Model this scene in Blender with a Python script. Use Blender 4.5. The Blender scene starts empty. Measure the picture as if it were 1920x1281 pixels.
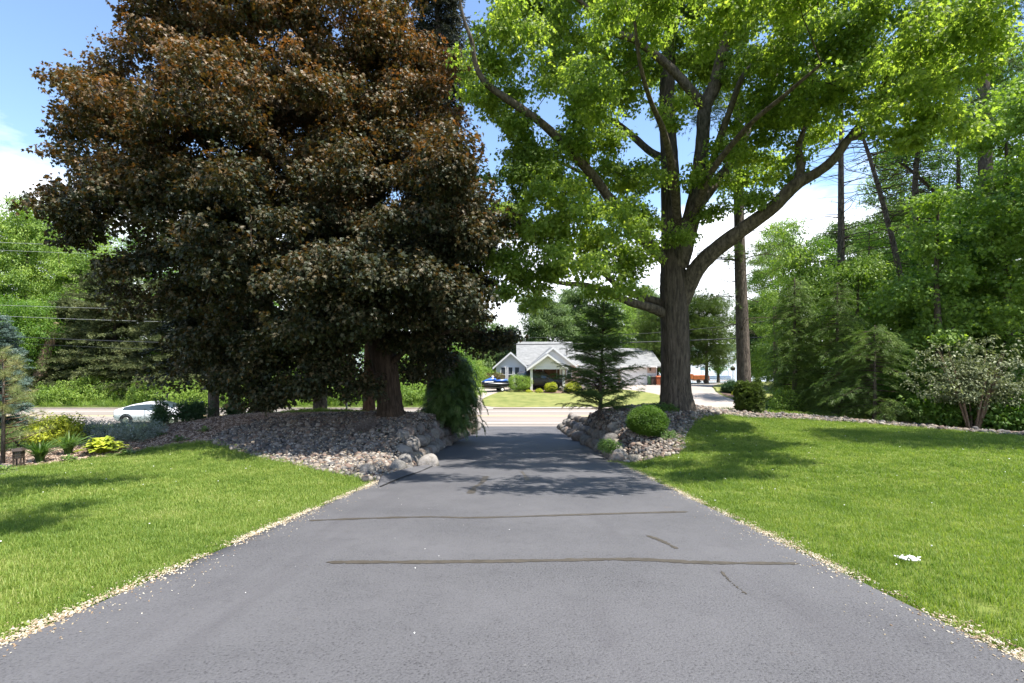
import bpy, bmesh, math, random
import numpy as np
from mathutils import Vector, Matrix, Euler
R = math.radians
random.seed(7); rng = np.random.default_rng(7)
scene = bpy.context.scene
COL = scene.collection

# ------------------------------------------------------------------ camera, sky, sun, exposure
CZ = 4.85            # eye level above the public road
F = 900.0            # focal length in photograph pixels
HZ = 655.0           # horizon row of the photograph
cam_d = bpy.data.cameras.new('camera'); cam = bpy.data.objects.new('camera', cam_d); COL.objects.link(cam)
cam.location = (0, 0, CZ); cam.rotation_euler = (R(90), 0, 0)
cam_d.sensor_width = 36; cam_d.lens = 36 * F / 1920
cam_d.shift_y = (HZ - 640.5) / 1920
cam_d.clip_start = 0.05; cam_d.clip_end = 9000
scene.camera = cam
SUN = Vector((0.38, -0.20, 0.90)).normalized()
sun_d = bpy.data.lights.new('sun', 'SUN'); sun = bpy.data.objects.new('sun', sun_d); COL.objects.link(sun)
sun_d.energy = 4.4; sun_d.angle = R(0.53); sun_d.color = (1.0, 0.955, 0.88)
sun.rotation_euler = SUN.to_track_quat('Z', 'Y').to_euler()
world = bpy.data.worlds.new('World'); scene.world = world; world.use_nodes = True
wt = world.node_tree; wt.nodes.clear()
def wn(t, **k):
    n = wt.nodes.new(t)
    for a, b in k.items(): setattr(n, a, b)
    return n
sky = wn('ShaderNodeTexSky', sky_type='NISHITA', sun_disc=False)
sky.sun_elevation = math.asin(SUN.z); sky.sun_rotation = math.atan2(SUN.x, SUN.y)
sky.air_density = 1.0; sky.dust_density = 0.1; sky.ozone_density = 2.4
tc = wn('ShaderNodeTexCoord'); sp = wn('ShaderNodeSeparateXYZ'); wt.links.new(tc.outputs['Generated'], sp.inputs[0])
def wm(op, a, b=None, clamp=False):
    n = wn('ShaderNodeMath', operation=op, use_clamp=clamp)
    for i, v in enumerate((a, b)):
        if v is None: continue
        if isinstance(v, (int, float)): n.inputs[i].default_value = v
        else: wt.links.new(v, n.inputs[i])
    return n.outputs[0]
zc = wm('MAXIMUM', sp.outputs[2], 0.0); den = wm('ADD', zc, 0.16)
cx = wm('DIVIDE', sp.outputs[0], den); cy = wm('DIVIDE', sp.outputs[1], den)
cmb = wn('ShaderNodeCombineXYZ'); wt.links.new(cx, cmb.inputs[0]); wt.links.new(cy, cmb.inputs[1]); cmb.inputs[2].default_value = 8.2
nz = wn('ShaderNodeTexNoise'); nz.inputs['Scale'].default_value = 0.75; nz.inputs['Detail'].default_value = 9; nz.inputs['Roughness'].default_value = 0.58
wt.links.new(cmb.outputs[0], nz.inputs['Vector'])
low = wm('MULTIPLY', wm('SUBTRACT', 0.42, zc), 0.85); low = wm('MAXIMUM', low, -0.12)
cov = wm('ADD', wm('SUBTRACT', nz.outputs[0], 0.56), wm('MULTIPLY', low, 0.98))
cov = wm('MULTIPLY', cov, 6.5, True)
nz2 = wn('ShaderNodeTexNoise'); nz2.inputs['Scale'].default_value = 2.2; nz2.inputs['Detail'].default_value = 6
wt.links.new(cmb.outputs[0], nz2.inputs['Vector'])
mixc = wn('ShaderNodeMix', data_type='RGBA'); mixc.inputs[6].default_value = (5.4, 5.6, 6.1, 1); mixc.inputs[7].default_value = (7.9, 8.0, 8.2, 1)
wt.links.new(nz2.outputs[0], mixc.inputs[0])
mx = wn('ShaderNodeMix', data_type='RGBA'); wt.links.new(wm('MULTIPLY', cov, 0.9), mx.inputs[0])
wt.links.new(sky.outputs[0], mx.inputs[6]); wt.links.new(mixc.outputs[2], mx.inputs[7])
bg = wn('ShaderNodeBackground'); bg.inputs['Strength'].default_value = 0.116
wo = wn('ShaderNodeOutputWorld'); wt.links.new(mx.outputs[2], bg.inputs[0]); wt.links.new(bg.outputs[0], wo.inputs[0])
scene.view_settings.view_transform = 'Standard'; scene.view_settings.look = 'None'
scene.view_settings.exposure = 1.46; scene.view_settings.gamma = 1; scene.view_settings.use_curve_mapping = False
scene.cycles.max_bounces = 7; scene.cycles.diffuse_bounces = 4; scene.cycles.glossy_bounces = 3
scene.cycles.transmission_bounces = 5; scene.cycles.transparent_max_bounces = 6
scene.cycles.sample_clamp_indirect = 6

def P(px, py, d):
    return Vector(((px - 960) / F * d, d, CZ - (py - HZ) / F * d))
def X(px, d): return (px - 960) / F * d

# ------------------------------------------------------------------ materials
def mat(name, rough=0.7, spec=0.3):
    m = bpy.data.materials.new(name); m.use_nodes = True
    b = m.node_tree.nodes['Principled BSDF']; b.inputs['Roughness'].default_value = rough
    b.inputs['Specular IOR Level'].default_value = spec
    return m, m.node_tree, b
def nd(t, kind, **k):
    n = t.nodes.new(kind)
    for a, b in k.items():
        if a in n.inputs: n.inputs[a].default_value = b
        else: setattr(n, a, b)
    return n
def ramp(t, src, stops, interp='LINEAR'):
    r = t.nodes.new('ShaderNodeValToRGB'); r.color_ramp.interpolation = interp
    e = r.color_ramp.elements
    while len(e) < len(stops): e.new(0.5)
    for i, (p, c) in enumerate(stops):
        e[i].position = p; e[i].color = (*c, 1) if len(c) == 3 else c
    t.links.new(src, r.inputs[0]); return r.outputs[0]
def noise(t, scale, detail=4, coord='Object', rough=0.55, stretch=None):
    c = t.nodes.new('ShaderNodeTexCoord'); n = nd(t, 'ShaderNodeTexNoise', Scale=scale, Detail=detail, Roughness=rough)
    if coord == 'World':
        g = t.nodes.new('ShaderNodeNewGeometry'); src = g.outputs['Position']
    else: src = c.outputs[coord]
    if stretch:
        mp = t.nodes.new('ShaderNodeMapping'); mp.inputs['Scale'].default_value = stretch
        t.links.new(src, mp.inputs[0]); src = mp.outputs[0]
    t.links.new(src, n.inputs['Vector']); return n.outputs[0]
def bump(t, b, src, strength=0.4, dist=0.02):
    bp = nd(t, 'ShaderNodeBump', Strength=strength, Distance=dist)
    t.links.new(src, bp.inputs['Height']); t.links.new(bp.outputs[0], b.inputs['Normal'])
def mixcol(t, f, a, b, mode='MIX'):
    m = t.nodes.new('ShaderNodeMix'); m.data_type = 'RGBA'; m.blend_type = mode
    for i, v in ((0, f), (6, a), (7, b)):
        if isinstance(v, (int, float)): m.inputs[i].default_value = v
        elif isinstance(v, tuple): m.inputs[i].default_value = (*v, 1)
        else: t.links.new(v, m.inputs[i])
    return m.outputs[2]
def mth(t, op, a, b=0.0, clamp=False):
    n = t.nodes.new('ShaderNodeMath'); n.operation = op; n.use_clamp = clamp
    for i, v in enumerate((a, b)):
        if isinstance(v, (int, float)): n.inputs[i].default_value = v
        else: t.links.new(v, n.inputs[i])
    return n.outputs[0]
def plain(name, c, rough=0.6, spec=0.3, metal=0, var=0.12, scale=3.0):
    m, t, b = mat(name, rough, spec); b.inputs['Metallic'].default_value = metal
    n = noise(t, scale, 5)
    col = ramp(t, n, [(0.3, tuple(x * (1 - var) for x in c)), (0.7, tuple(min(1, x * (1 + var)) for x in c))])
    t.links.new(col, b.inputs['Base Color']); return m
def leafmat(name, cols, trans=0.35, tcol=None, rough=0.5, spec=0.35, tint=None, nscale=0.35):
    """cols: ramp colours from the darkest to the brightest leaf; tint: ramp used where the instancer attribute is 1"""
    m, t, b = mat(name, rough, spec)
    oi = t.nodes.new('ShaderNodeObjectInfo')
    va = nd(t, 'ShaderNodeAttribute'); va.attribute_name = 'leafvar'
    n = noise(t, nscale, 3, 'World')
    f = mth(t, 'ADD', mth(t, 'MULTIPLY', oi.outputs['Random'], 0.30), mth(t, 'MULTIPLY', va.outputs['Fac'], 0.40))
    f = mth(t, 'ADD', f, mth(t, 'MULTIPLY', mth(t, 'SUBTRACT', n, 0.35), 0.75))
    k = len(cols)
    c = ramp(t, f, [(0.12 + 0.76 * i / (k - 1), cc) for i, cc in enumerate(cols)])
    if tint:
        at = nd(t, 'ShaderNodeAttribute'); at.attribute_type = 'INSTANCER'; at.attribute_name = 'tint'
        c2 = ramp(t, f, [(0.12 + 0.76 * i / (len(tint) - 1), cc) for i, cc in enumerate(tint)])
        ff = mth(t, 'ADD', at.outputs['Fac'], mth(t, 'MULTIPLY', mth(t, 'SUBTRACT', va.outputs['Fac'], 0.5), 0.5), True)
        c = mixcol(t, ff, c, c2)
    t.links.new(c, b.inputs['Base Color'])
    if trans > 0:
        tr = t.nodes.new('ShaderNodeBsdfTranslucent'); ms = t.nodes.new('ShaderNodeMixShader'); ms.inputs[0].default_value = trans
        tc_ = mixcol(t, 1.0, c, tcol or (1.5, 1.7, 0.7), 'MULTIPLY')
        t.links.new(tc_, tr.inputs[0]); out = t.nodes['Material Output']
        t.links.new(b.outputs[0], ms.inputs[1]); t.links.new(tr.outputs[0], ms.inputs[2]); t.links.new(ms.outputs[0], out.inputs[0])
    return m
def barkmat(name, dark, light, stretch=(1, 1, 0.12), scale=14, strength=1.0, dist=0.06):
    m, t, b = mat(name, 0.9, 0.15)
    n = noise(t, scale, 8, 'Object', 0.65, stretch)
    n2 = noise(t, 1.1, 4)
    c = ramp(t, n, [(0.36, dark), (0.52, tuple((x + y) / 2 for x, y in zip(dark, light))), (0.66, light)])
    c = mixcol(t, mth(t, 'MULTIPLY', n2, 0.5), c, tuple(x * 0.55 for x in light))
    t.links.new(c, b.inputs['Base Color']); bump(t, b, n, strength, dist); return m

M = {}
M['green_maple'] = leafmat('green maple leaf', [(0.088, 0.143, 0.031), (0.149, 0.226, 0.046), (0.231, 0.314, 0.068), (0.352, 0.407, 0.099)], 0.60, (1.9, 1.85, 0.8), 0.5, 0.3)
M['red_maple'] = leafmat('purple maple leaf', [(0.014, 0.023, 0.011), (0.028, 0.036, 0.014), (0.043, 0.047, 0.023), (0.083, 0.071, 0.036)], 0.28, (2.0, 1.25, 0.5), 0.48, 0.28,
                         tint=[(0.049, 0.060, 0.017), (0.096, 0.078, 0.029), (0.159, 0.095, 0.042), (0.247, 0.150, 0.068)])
M['wood_leaf'] = leafmat('woodland leaf', [(0.044, 0.096, 0.016), (0.084, 0.171, 0.025), (0.151, 0.253, 0.038), (0.246, 0.355, 0.057)], 0.42, (1.5, 1.7, 0.5))
M['bright_leaf'] = leafmat('sunny leaf', [(0.093, 0.158, 0.031), (0.158, 0.249, 0.050), (0.243, 0.342, 0.068), (0.356, 0.442, 0.100)], 0.42, (1.5, 1.6, 0.5))
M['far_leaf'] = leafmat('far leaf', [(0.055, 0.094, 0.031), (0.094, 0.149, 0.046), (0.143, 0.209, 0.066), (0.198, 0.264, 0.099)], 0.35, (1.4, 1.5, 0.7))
M['hemlock'] = leafmat('hemlock needle', [(0.030, 0.062, 0.016), (0.057, 0.108, 0.027), (0.101, 0.169, 0.038), (0.176, 0.243, 0.061)], 0.2, (1.3, 1.6, 0.6))
M['hemlock_light'] = leafmat('light hemlock needle', [(0.042, 0.078, 0.017), (0.082, 0.138, 0.029), (0.150, 0.216, 0.043), (0.240, 0.300, 0.072)], 0.25, (1.3, 1.6, 0.6))
M['cedar'] = leafmat('cedar needle', [(0.048, 0.066, 0.024), (0.089, 0.110, 0.041), (0.144, 0.162, 0.066), (0.207, 0.207, 0.094)], 0.15, (1.3, 1.4, 0.6))
M['dark_conifer'] = leafmat('dark conifer needle', [(0.012, 0.018, 0.008), (0.022, 0.028, 0.013), (0.038, 0.042, 0.02), (0.065, 0.06, 0.03)], 0.1, (1.3, 1.4, 0.6))
M['blue_spruce'] = leafmat('blue spruce needle', [(0.035, 0.065, 0.05), (0.06, 0.10, 0.08), (0.10, 0.15, 0.12), (0.15, 0.21, 0.17)], 0.1, (1.2, 1.4, 1))
M['pine'] = leafmat('pine needle', [(0.05, 0.085, 0.018), (0.085, 0.13, 0.03), (0.13, 0.18, 0.045), (0.18, 0.22, 0.07)], 0.25, (1.3, 1.5, 0.6))
M['near_pine'] = leafmat('young pine needle', [(0.08, 0.11, 0.03), (0.15, 0.19, 0.06), (0.24, 0.24, 0.09), (0.32, 0.22, 0.09)], 0.2, (1.3, 1.4, 0.6))
M['box'] = leafmat('boxwood leaf', [(0.026, 0.064, 0.006), (0.053, 0.112, 0.009), (0.090, 0.165, 0.013), (0.150, 0.232, 0.022)], 0.35, (1.4, 1.7, 0.5), nscale=2)
M['arbor'] = leafmat('arborvitae leaf', [(0.04, 0.07, 0.012), (0.07, 0.105, 0.018), (0.10, 0.14, 0.024), (0.14, 0.18, 0.03)], 0.25, (1.4, 1.6, 0.5), nscale=2)
M['gold'] = leafmat('golden shrub leaf', [(0.200, 0.243, 0.022), (0.332, 0.377, 0.034), (0.464, 0.498, 0.045), (0.609, 0.609, 0.066)], 0.35, (1.3, 1.3, 0.5), nscale=2)
M['hosta'] = leafmat('golden hosta leaf', [(0.189, 0.265, 0.029), (0.312, 0.377, 0.033), (0.424, 0.453, 0.047), (0.547, 0.528, 0.076)], 0.3, (1.2, 1.3, 0.5), nscale=3)
M['hosta_green'] = leafmat('green hosta leaf', [(0.049, 0.098, 0.021), (0.090, 0.156, 0.029), (0.148, 0.221, 0.049), (0.230, 0.295, 0.098)], 0.3, (1.2, 1.4, 0.5), nscale=3)
M['lily'] = leafmat('daylily leaf', [(0.045, 0.095, 0.02), (0.08, 0.15, 0.03), (0.12, 0.20, 0.04), (0.17, 0.26, 0.06)], 0.3, (1.2, 1.4, 0.5), nscale=3)
M['sage'] = leafmat('grey sage leaf', [(0.130, 0.169, 0.130), (0.208, 0.260, 0.208), (0.312, 0.364, 0.312), (0.416, 0.429, 0.468)], 0.2, (1.1, 1.2, 1), nscale=3)
M['dark_herb'] = leafmat('dark herb leaf', [(0.020, 0.048, 0.020), (0.037, 0.085, 0.034), (0.068, 0.128, 0.051), (0.102, 0.170, 0.068)], 0.2, (1.2, 1.4, 0.6), nscale=3)
M['rhodo'] = leafmat('pale shrub leaf', [(0.07, 0.09, 0.04), (0.13, 0.15, 0.07), (0.21, 0.235, 0.12), (0.30, 0.32, 0.19)], 0.25, (1.2, 1.3, 0.7), nscale=1.5)
M['brown_shrub'] = leafmat('brownish shrub leaf', [(0.08, 0.06, 0.02), (0.12, 0.09, 0.03), (0.14, 0.12, 0.04), (0.17, 0.15, 0.05)], 0.2, (1.2, 1.2, 0.6), nscale=2)
M['dead'] = leafmat('dry twig', [(0.10, 0.08, 0.07), (0.14, 0.11, 0.10), (0.18, 0.15, 0.13), (0.22, 0.19, 0.17)], 0.0, nscale=3)
M['grass'] = leafmat('grass blade', [(0.096, 0.166, 0.028), (0.161, 0.241, 0.043), (0.251, 0.321, 0.066), (0.428, 0.428, 0.171)], 0.4, (1.3, 1.4, 0.5), 0.5, 0.3, nscale=0.9)
M['bark_grey'] = barkmat('furrowed grey bark', (0.022, 0.018, 0.014), (0.155, 0.125, 0.10))
M['bark_limb'] = barkmat('limb bark', (0.022, 0.018, 0.014), (0.19, 0.155, 0.12), (1, 1, 0.35), 11, 0.8, 0.04)
M['bark_dark'] = barkmat('dark maple bark', (0.015, 0.011, 0.008), (0.105, 0.075, 0.055), (1, 1, 0.15), 12)
M['bark_red'] = barkmat('reddish pine bark', (0.03, 0.018, 0.012), (0.22, 0.125, 0.085), (1, 1, 0.3), 10)
M['bark_pine'] = barkmat('pine bark', (0.03, 0.024, 0.02), (0.19, 0.155, 0.125), (1, 1, 0.3), 14)
M['bark_pale'] = barkmat('pale stem bark', (0.10, 0.07, 0.045), (0.30, 0.22, 0.15), (1, 1, 0.2), 20, 0.5)
M['twig'] = plain('twig bark', (0.06, 0.045, 0.035), 0.9, 0.1)

# ------------------------------------------------------------------ mesh and object helpers
def mesh_from(name, V, Fc, material=None, smooth=False, attr=None):
    me = bpy.data.meshes.new(name); me.from_pydata([tuple(v) for v in V], [], [tuple(f) for f in Fc])
    if smooth: me.polygons.foreach_set('use_smooth', [True] * len(me.polygons))
    if material:
        for mm in (material if isinstance(material, (list, tuple)) else [material]): me.materials.append(mm)
    if attr is not None:
        a = me.attributes.new('leafvar', 'FLOAT', 'POINT'); a.data.foreach_set('value', np.asarray(attr, dtype=np.float32))
    me.update(); return me
def link(name, me, parent=None, label=None, cat=None, group=None, kind=None, loc=None, rot=None):
    o = bpy.data.objects.new(name, me); COL.objects.link(o)
    if parent is not None: o.parent = parent
    if loc is not None: o.location = loc
    if rot is not None: o.rotation_euler = rot
    if label: o['label'] = label
    if cat: o['category'] = cat
    if group: o['group'] = group
    if kind: o['kind'] = kind
    return o
def thing(name, label, cat, loc=(0, 0, 0), rotz=0, group=None):
    return link(name, None, None, label, cat, group, None, loc, (0, 0, rotz))
class MB:
    def __init__(s): s.V = []; s.F = []
    def add(s, V, Fc):
        o = len(s.V); s.V += [tuple(v) for v in V]; s.F += [tuple(i + o for i in f) for f in Fc]; return s
    def box(s, c, size, rz=0, taper=1.0):
        x, y, z = [a / 2 for a in size]; vs = []
        for k, (sz, tp) in enumerate(((-1, 1), (1, taper))):
            for sx, sy in ((-1, -1), (1, -1), (1, 1), (-1, 1)):
                v = Vector((sx * x * tp, sy * y * tp, sz * z)); v.rotate(Euler((0, 0, rz))); vs.append(v + Vector(c))
        return s.add(vs, [(3, 2, 1, 0), (4, 5, 6, 7), (0, 1, 5, 4), (1, 2, 6, 5), (2, 3, 7, 6), (3, 0, 4, 7)])
    def tube(s, pts, rad, n=6, cap=True):
        pts = [Vector(p) for p in pts]; k = len(pts)
        if isinstance(rad, (int, float)): rad = [rad] * k
        V = []; ref = None
        for i in range(k):
            t = (pts[min(i + 1, k - 1)] - pts[max(i - 1, 0)])
            t = t.normalized() if t.length > 1e-9 else Vector((0, 0, 1))
            if ref is None:
                ref = Vector((0, 1, 0)) if abs(t.y) < 0.9 else Vector((1, 0, 0))
            u = (ref - t * ref.dot(t))
            u = u.normalized() if u.length > 1e-6 else t.orthogonal().normalized()
            ref = u; w = t.cross(u)
            for j in range(n):
                a = 2 * math.pi * j / n; V.append(pts[i] + (u * math.cos(a) + w * math.sin(a)) * rad[i])
        Fc = [(i * n + j, i * n + (j + 1) % n, (i + 1) * n + (j + 1) % n, (i + 1) * n + j) for i in range(k - 1) for j in range(n)]
        if cap: Fc += [tuple(range(n - 1, -1, -1)), tuple((k - 1) * n + j for j in range(n))]
        return s.add(V, Fc)
    def cyl(s, c0, c1, r0, r1=None, n=14): return s.tube([c0, c1], [r0, r0 if r1 is None else r1], n)
    def build(s, name, m, parent=None, smooth=False, **k):
        return link(name, mesh_from(name, s.V, s.F, m, smooth), parent, **k)
def catmull(pts, sub=6, closed=False):
    P_ = [np.array(p, float) for p in pts]; n = len(P_); out = []
    rngi = range(n) if closed else range(n - 1)
    for i in rngi:
        if closed: a, b, c, d = P_[(i - 1) % n], P_[i], P_[(i + 1) % n], P_[(i + 2) % n]
        else: a, b, c, d = P_[max(i - 1, 0)], P_[i], P_[i + 1], P_[min(i + 2, n - 1)]
        for s in range(sub):
            t = s / sub
            out.append(0.5 * ((2 * b) + (-a + c) * t + (2 * a - 5 * b + 4 * c - d) * t * t + (-a + 3 * b - 3 * c + d) * t ** 3))
    if not closed: out.append(P_[-1])
    return out

# ------------------------------------------------------------------ terrain
prof_d = np.array([-40, 0, 2.3, 5, 9.17, 12, 15, 20, 25, 30.0]); prof_D = np.array([1.3, 1.38, 1.62, 2.0, 2.6, 3.0, 3.42, 3.97, 4.47, 4.85])
eL_d = np.array([-40, 2.3, 9.17, 11, 15, 20, 25, 28, 30.0]); eL_x = np.array([-2.9, -2.84, -2.65, -2.5, -2.67, -2.55, -2.15, -1.9, -2.3])
eR_d = np.array([-40, 2.3, 9.17, 15, 20, 25, 28, 30.0]); eR_x = np.array([2.6, 2.64, 2.85, 3.0, 3.0, 2.85, 2.75, 3.1])
ctrl = [(-151, 1281, 2.3), (2000, 1260, 2.35), (0, 1000, 5.6), (0, 900, 10), (30, 880, 12), (250, 850, 14), (390, 832, 14.5), (500, 862, 12.3), (600, 885, 10.7),
        (690, 905, 9.5), (450, 1000, 5.4), (300, 930, 8), (730, 780, 17.5), (560, 781, 18), (835, 802, 16), (868, 787, 20), (900, 784, 25), (800, 845, 13.2),
        (700, 850, 13), (600, 830, 14.5), (640, 800, 16.5), (200, 832, 15.5), (300, 802, 17), (380, 787, 18), (450, 778, 20), (100, 842, 14.5), (0, 830, 20), (-150, 860, 16),
        (700, 778, 22), (850, 783, 23), (560, 782, 22),
        (1240, 910, 9.2), (1920, 1000, 5.35), (1920, 900, 8), (1920, 820, 13), (1700, 802, 16), (1500, 790, 18), (1400, 785, 18.5), (1290, 810, 16), (1285, 855, 12.6), (1150, 864, 14),
        (1400, 850, 12.5), (1600, 850, 11.5), (1500, 950, 7), (1750, 950, 6.8), (1268, 762, 18.5), (1130, 822, 15), (1090, 797, 18), (1062, 784, 22), (1052, 784, 26),
        (1125, 772, 20), (1215, 812, 15), (1330, 768, 19), (1400, 772, 20.5), (1480, 778, 21), (1600, 785, 20), (1820, 805, 16.5), (1950, 815, 16)]
cp = np.array([tuple(P(*c)) for c in ctrl])
extra = [(-26, 29, 0.1), (-12, 28.5, 0.1), (-5, 28.5, 0.15), (6, 28.5, 0.2), (14, 28.5, 0.3), (26, 29, 0.5), (-26, 20, 0.7), (-26, 8, 2.2), (-26, -5, 3.2), (0, -5, 3.4), (26, -5, 3.4), (26, 8, 2.9), (26, 20, 2.0), (8, 24.5, 1.1), (14, 25, 1.1), (-10, 24, 1.0), (-16, 22, 0.9)]
cp = np.vstack([cp, np.array(extra)])
def tps(r2): return np.where(r2 > 1e-9, 0.5 * r2 * np.log(np.maximum(r2, 1e-9)), 0)
_n = len(cp); _A = np.zeros((_n + 3, _n + 3))
_A[:_n, :_n] = tps(((cp[:, None, :2] - cp[None, :, :2]) ** 2).sum(-1)) + np.eye(_n) * 0.6
_A[:_n, _n] = 1; _A[:_n, _n + 1:] = cp[:, :2]; _A[_n, :_n] = 1; _A[_n + 1:, :_n] = cp[:, :2].T
_w = np.linalg.solve(_A, np.concatenate([cp[:, 2], [0, 0, 0]]))
def sstep(a, b, x):
    t = np.clip((x - a) / (b - a), 0, 1); return t * t * (3 - 2 * t)
def H(x, y):
    x = np.asarray(x, float); y = np.asarray(y, float); sh = x.shape; x = x.ravel(); y = y.ravel()
    xc = np.clip(x, -26, 26); yc = np.clip(y, -5, 30); z = np.empty_like(x)
    for i in range(0, len(x), 20000):
        a = xc[i:i + 20000]; b = yc[i:i + 20000]
        r2 = (a[:, None] - cp[None, :, 0]) ** 2 + (b[:, None] - cp[None, :, 1]) ** 2
        z[i:i + 20000] = tps(r2) @ _w[:_n] + _w[_n] + _w[_n + 1] * a + _w[_n + 2] * b
    dr = CZ - np.interp(y, prof_d, prof_D)
    l = np.interp(y, eL_d, eL_x); r = np.interp(y, eR_d, eR_x)
    dist = np.maximum(l - x, x - r)
    w = sstep(0.12, 0.75, dist)
    near = dr * (1 - w) + z * w
    farp = np.interp(y, [30, 38.7, 39.2, 45, 50, 58, 66, 75, 95, 110, 118, 1500, 1700, 9000], [0, 0, 0.12, 0.42, 0.78, 0.55, 0.2, -0.4, -1.9, -2.9, -6, -6, 6, 14])
    farp = farp + sstep(39, 50, y) * (1 - sstep(90, 115, y)) * 0.35 * np.clip((np.abs(x) - 30) / 20, 0, 1)
    wf = sstep(27.5, 30, y)
    return (near * (1 - wf) + farp * wf).reshape(sh)
def h1(x, y): return float(H(np.array([x]), np.array([y]))[0])
def geo(a, b, n): return list(np.sign(b) * np.geomspace(abs(a), abs(b), n)[1:])
xs = np.array(sorted(geo(-26, -4000, 16) + list(np.arange(-26, 26.01, 0.2)) + geo(26, 4000, 16)))
ys = np.array(sorted([-4000, -1500, -500, -150, -60, -25, -12] + list(np.arange(-6, 30.01, 0.2)) + [30.5, 31, 32, 33, 34, 35, 36, 37, 38, 38.4, 38.7, 39.0, 39.4] + list(np.arange(40, 75, 0.5)) + list(np.arange(75, 120, 2.5)) + [130, 160, 300, 700, 1400, 1500, 1600, 1700, 2500, 5000]))
GX, GY = np.meshgrid(xs, ys); GZ = H(GX, GY); NX, NY = len(xs), len(ys)
GV = np.stack([GX.ravel(), GY.ravel(), GZ.ravel()], 1)
_i = (np.arange(NY - 1)[:, None] * NX + np.arange(NX - 1)[None, :]).ravel()
GT = np.vstack([np.stack([_i, _i + 1, _i + NX + 1], 1), np.stack([_i, _i + NX + 1, _i + NX], 1)])
def np_mesh(name, V, T, material, smooth=True):
    me = bpy.data.meshes.new(name); me.vertices.add(len(V)); me.vertices.foreach_set('co', np.asarray(V, np.float32).ravel())
    me.loops.add(len(T) * 3); me.loops.foreach_set('vertex_index', np.asarray(T, np.int32).ravel())
    me.polygons.add(len(T)); me.polygons.foreach_set('loop_start', np.arange(0, len(T) * 3, 3, dtype=np.int32))
    me.polygons.foreach_set('use_smooth', np.full(len(T), smooth)); me.materials.append(material); me.update(calc_edges=True); me.validate()
    return me
def inside(poly, x, y):
    poly = np.asarray(poly); x = np.asarray(x, float); y = np.asarray(y, float); c = np.zeros(x.shape, bool); n = len(poly); j = n - 1
    for i in range(n):
        xi, yi = poly[i]; xj, yj = poly[j]
        if yi != yj:
            k = ((yi > y) != (yj > y)) & (x < (xj - xi) * (y - yi) / (yj - yi) + xi); c ^= k
        j = i
    return c
def sdf(poly, x, y):
    poly = np.asarray(poly); d = np.full(x.shape, 1e9); n = len(poly)
    for i in range(n):
        a = poly[i]; b = poly[(i + 1) % n]; e = b - a; L = (e ** 2).sum()
        if L < 1e-9: continue
        t = np.clip(((x - a[0]) * e[0] + (y - a[1]) * e[1]) / L, 0, 1)
        d = np.minimum(d, (x - a[0] - t * e[0]) ** 2 + (y - a[1] - t * e[1]) ** 2)
    d = np.sqrt(d); return np.where(inside(poly, x, y), d, -d)
def zone(name, poly, material, off, kind='structure', skirt=0.0, **k):
    """the part of the ground grid inside poly, laid off metres above it"""
    poly = np.asarray(poly); lo = poly.min(0) - 1.2; hi = poly.max(0) + 1.2
    c = GV[GT].mean(1); sel = GT[(c[:, 0] > lo[0]) & (c[:, 0] < hi[0]) & (c[:, 1] > lo[1]) & (c[:, 1] < hi[1])]
    used, inv = np.unique(sel, return_inverse=True); T = inv.reshape(sel.shape); V = GV[used].copy(); f = sdf(poly, V[:, 0], V[:, 1])
    pos = f[T] > 0; s = pos.sum(1); keep = T[s == 3].tolist(); V = V.tolist(); cache = {}
    def cut(a, b):
        key = (min(a, b), max(a, b))
        if key not in cache:
            t = f[a] / (f[a] - f[b]); p = [V[a][q] + (V[b][q] - V[a][q]) * t for q in range(3)]; V.append(p); cache[key] = len(V) - 1
        return cache[key]
    for tri in T[(s > 0) & (s < 3)].tolist():
        out = []
        for q in range(3):
            a, b = tri[q], tri[(q + 1) % 3]
            if f[a] > 0: out.append(a)
            if (f[a] > 0) != (f[b] > 0): out.append(cut(a, b))
        for q in range(1, len(out) - 1): keep.append([out[0], out[q], out[q + 1]])
    V = np.array(V); V[:, 2] += off; keep = np.array(keep)
    if skirt:
        ed = {}
        for a, b, c_ in keep.tolist():
            for e in ((a, b), (b, c_), (c_, a)): ed[e] = 1
        bd = [e for e in ed if (e[1], e[0]) not in ed]; V = V.tolist(); mp = {}; kk = keep.tolist()
        for a, b in bd:
            for q in (a, b):
                if q not in mp: V.append([V[q][0], V[q][1], V[q][2] - skirt]); mp[q] = len(V) - 1
            kk += [[b, a, mp[a]], [b, mp[a], mp[b]]]
        V = np.array(V); keep = np.array(kk)
    u, inv = np.unique(keep, return_inverse=True)
    return link(name, np_mesh(name, V[u], inv.reshape(keep.shape), material), kind=kind, **k)

def soil(name, c1, c2, scale=6, bs=0.5):
    m, t, b = mat(name, 0.95, 0.1); n = noise(t, scale, 8, 'World'); n2 = noise(t, 0.5, 3, 'World')
    c = ramp(t, n, [(0.35, c1), (0.65, c2)]); c = mixcol(t, mth(t, 'MULTIPLY', n2, 0.4), c, tuple(x * 0.6 for x in c1))
    t.links.new(c, b.inputs['Base Color']); bump(t, b, noise(t, scale * 6, 6, 'World'), bs, 0.03); return m
M['ground'] = soil('rough ground', (0.045, 0.065, 0.018), (0.11, 0.13, 0.035), 3)
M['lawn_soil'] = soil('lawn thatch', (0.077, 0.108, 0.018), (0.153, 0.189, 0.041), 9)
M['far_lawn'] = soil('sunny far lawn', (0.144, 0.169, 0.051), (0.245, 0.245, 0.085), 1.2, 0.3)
M['mulch'] = soil('bark mulch', (0.108, 0.068, 0.048), (0.284, 0.203, 0.156), 22, 1.0)
M['bed'] = soil('soil under river stones', (0.05, 0.04, 0.035), (0.12, 0.10, 0.085), 12)
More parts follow.
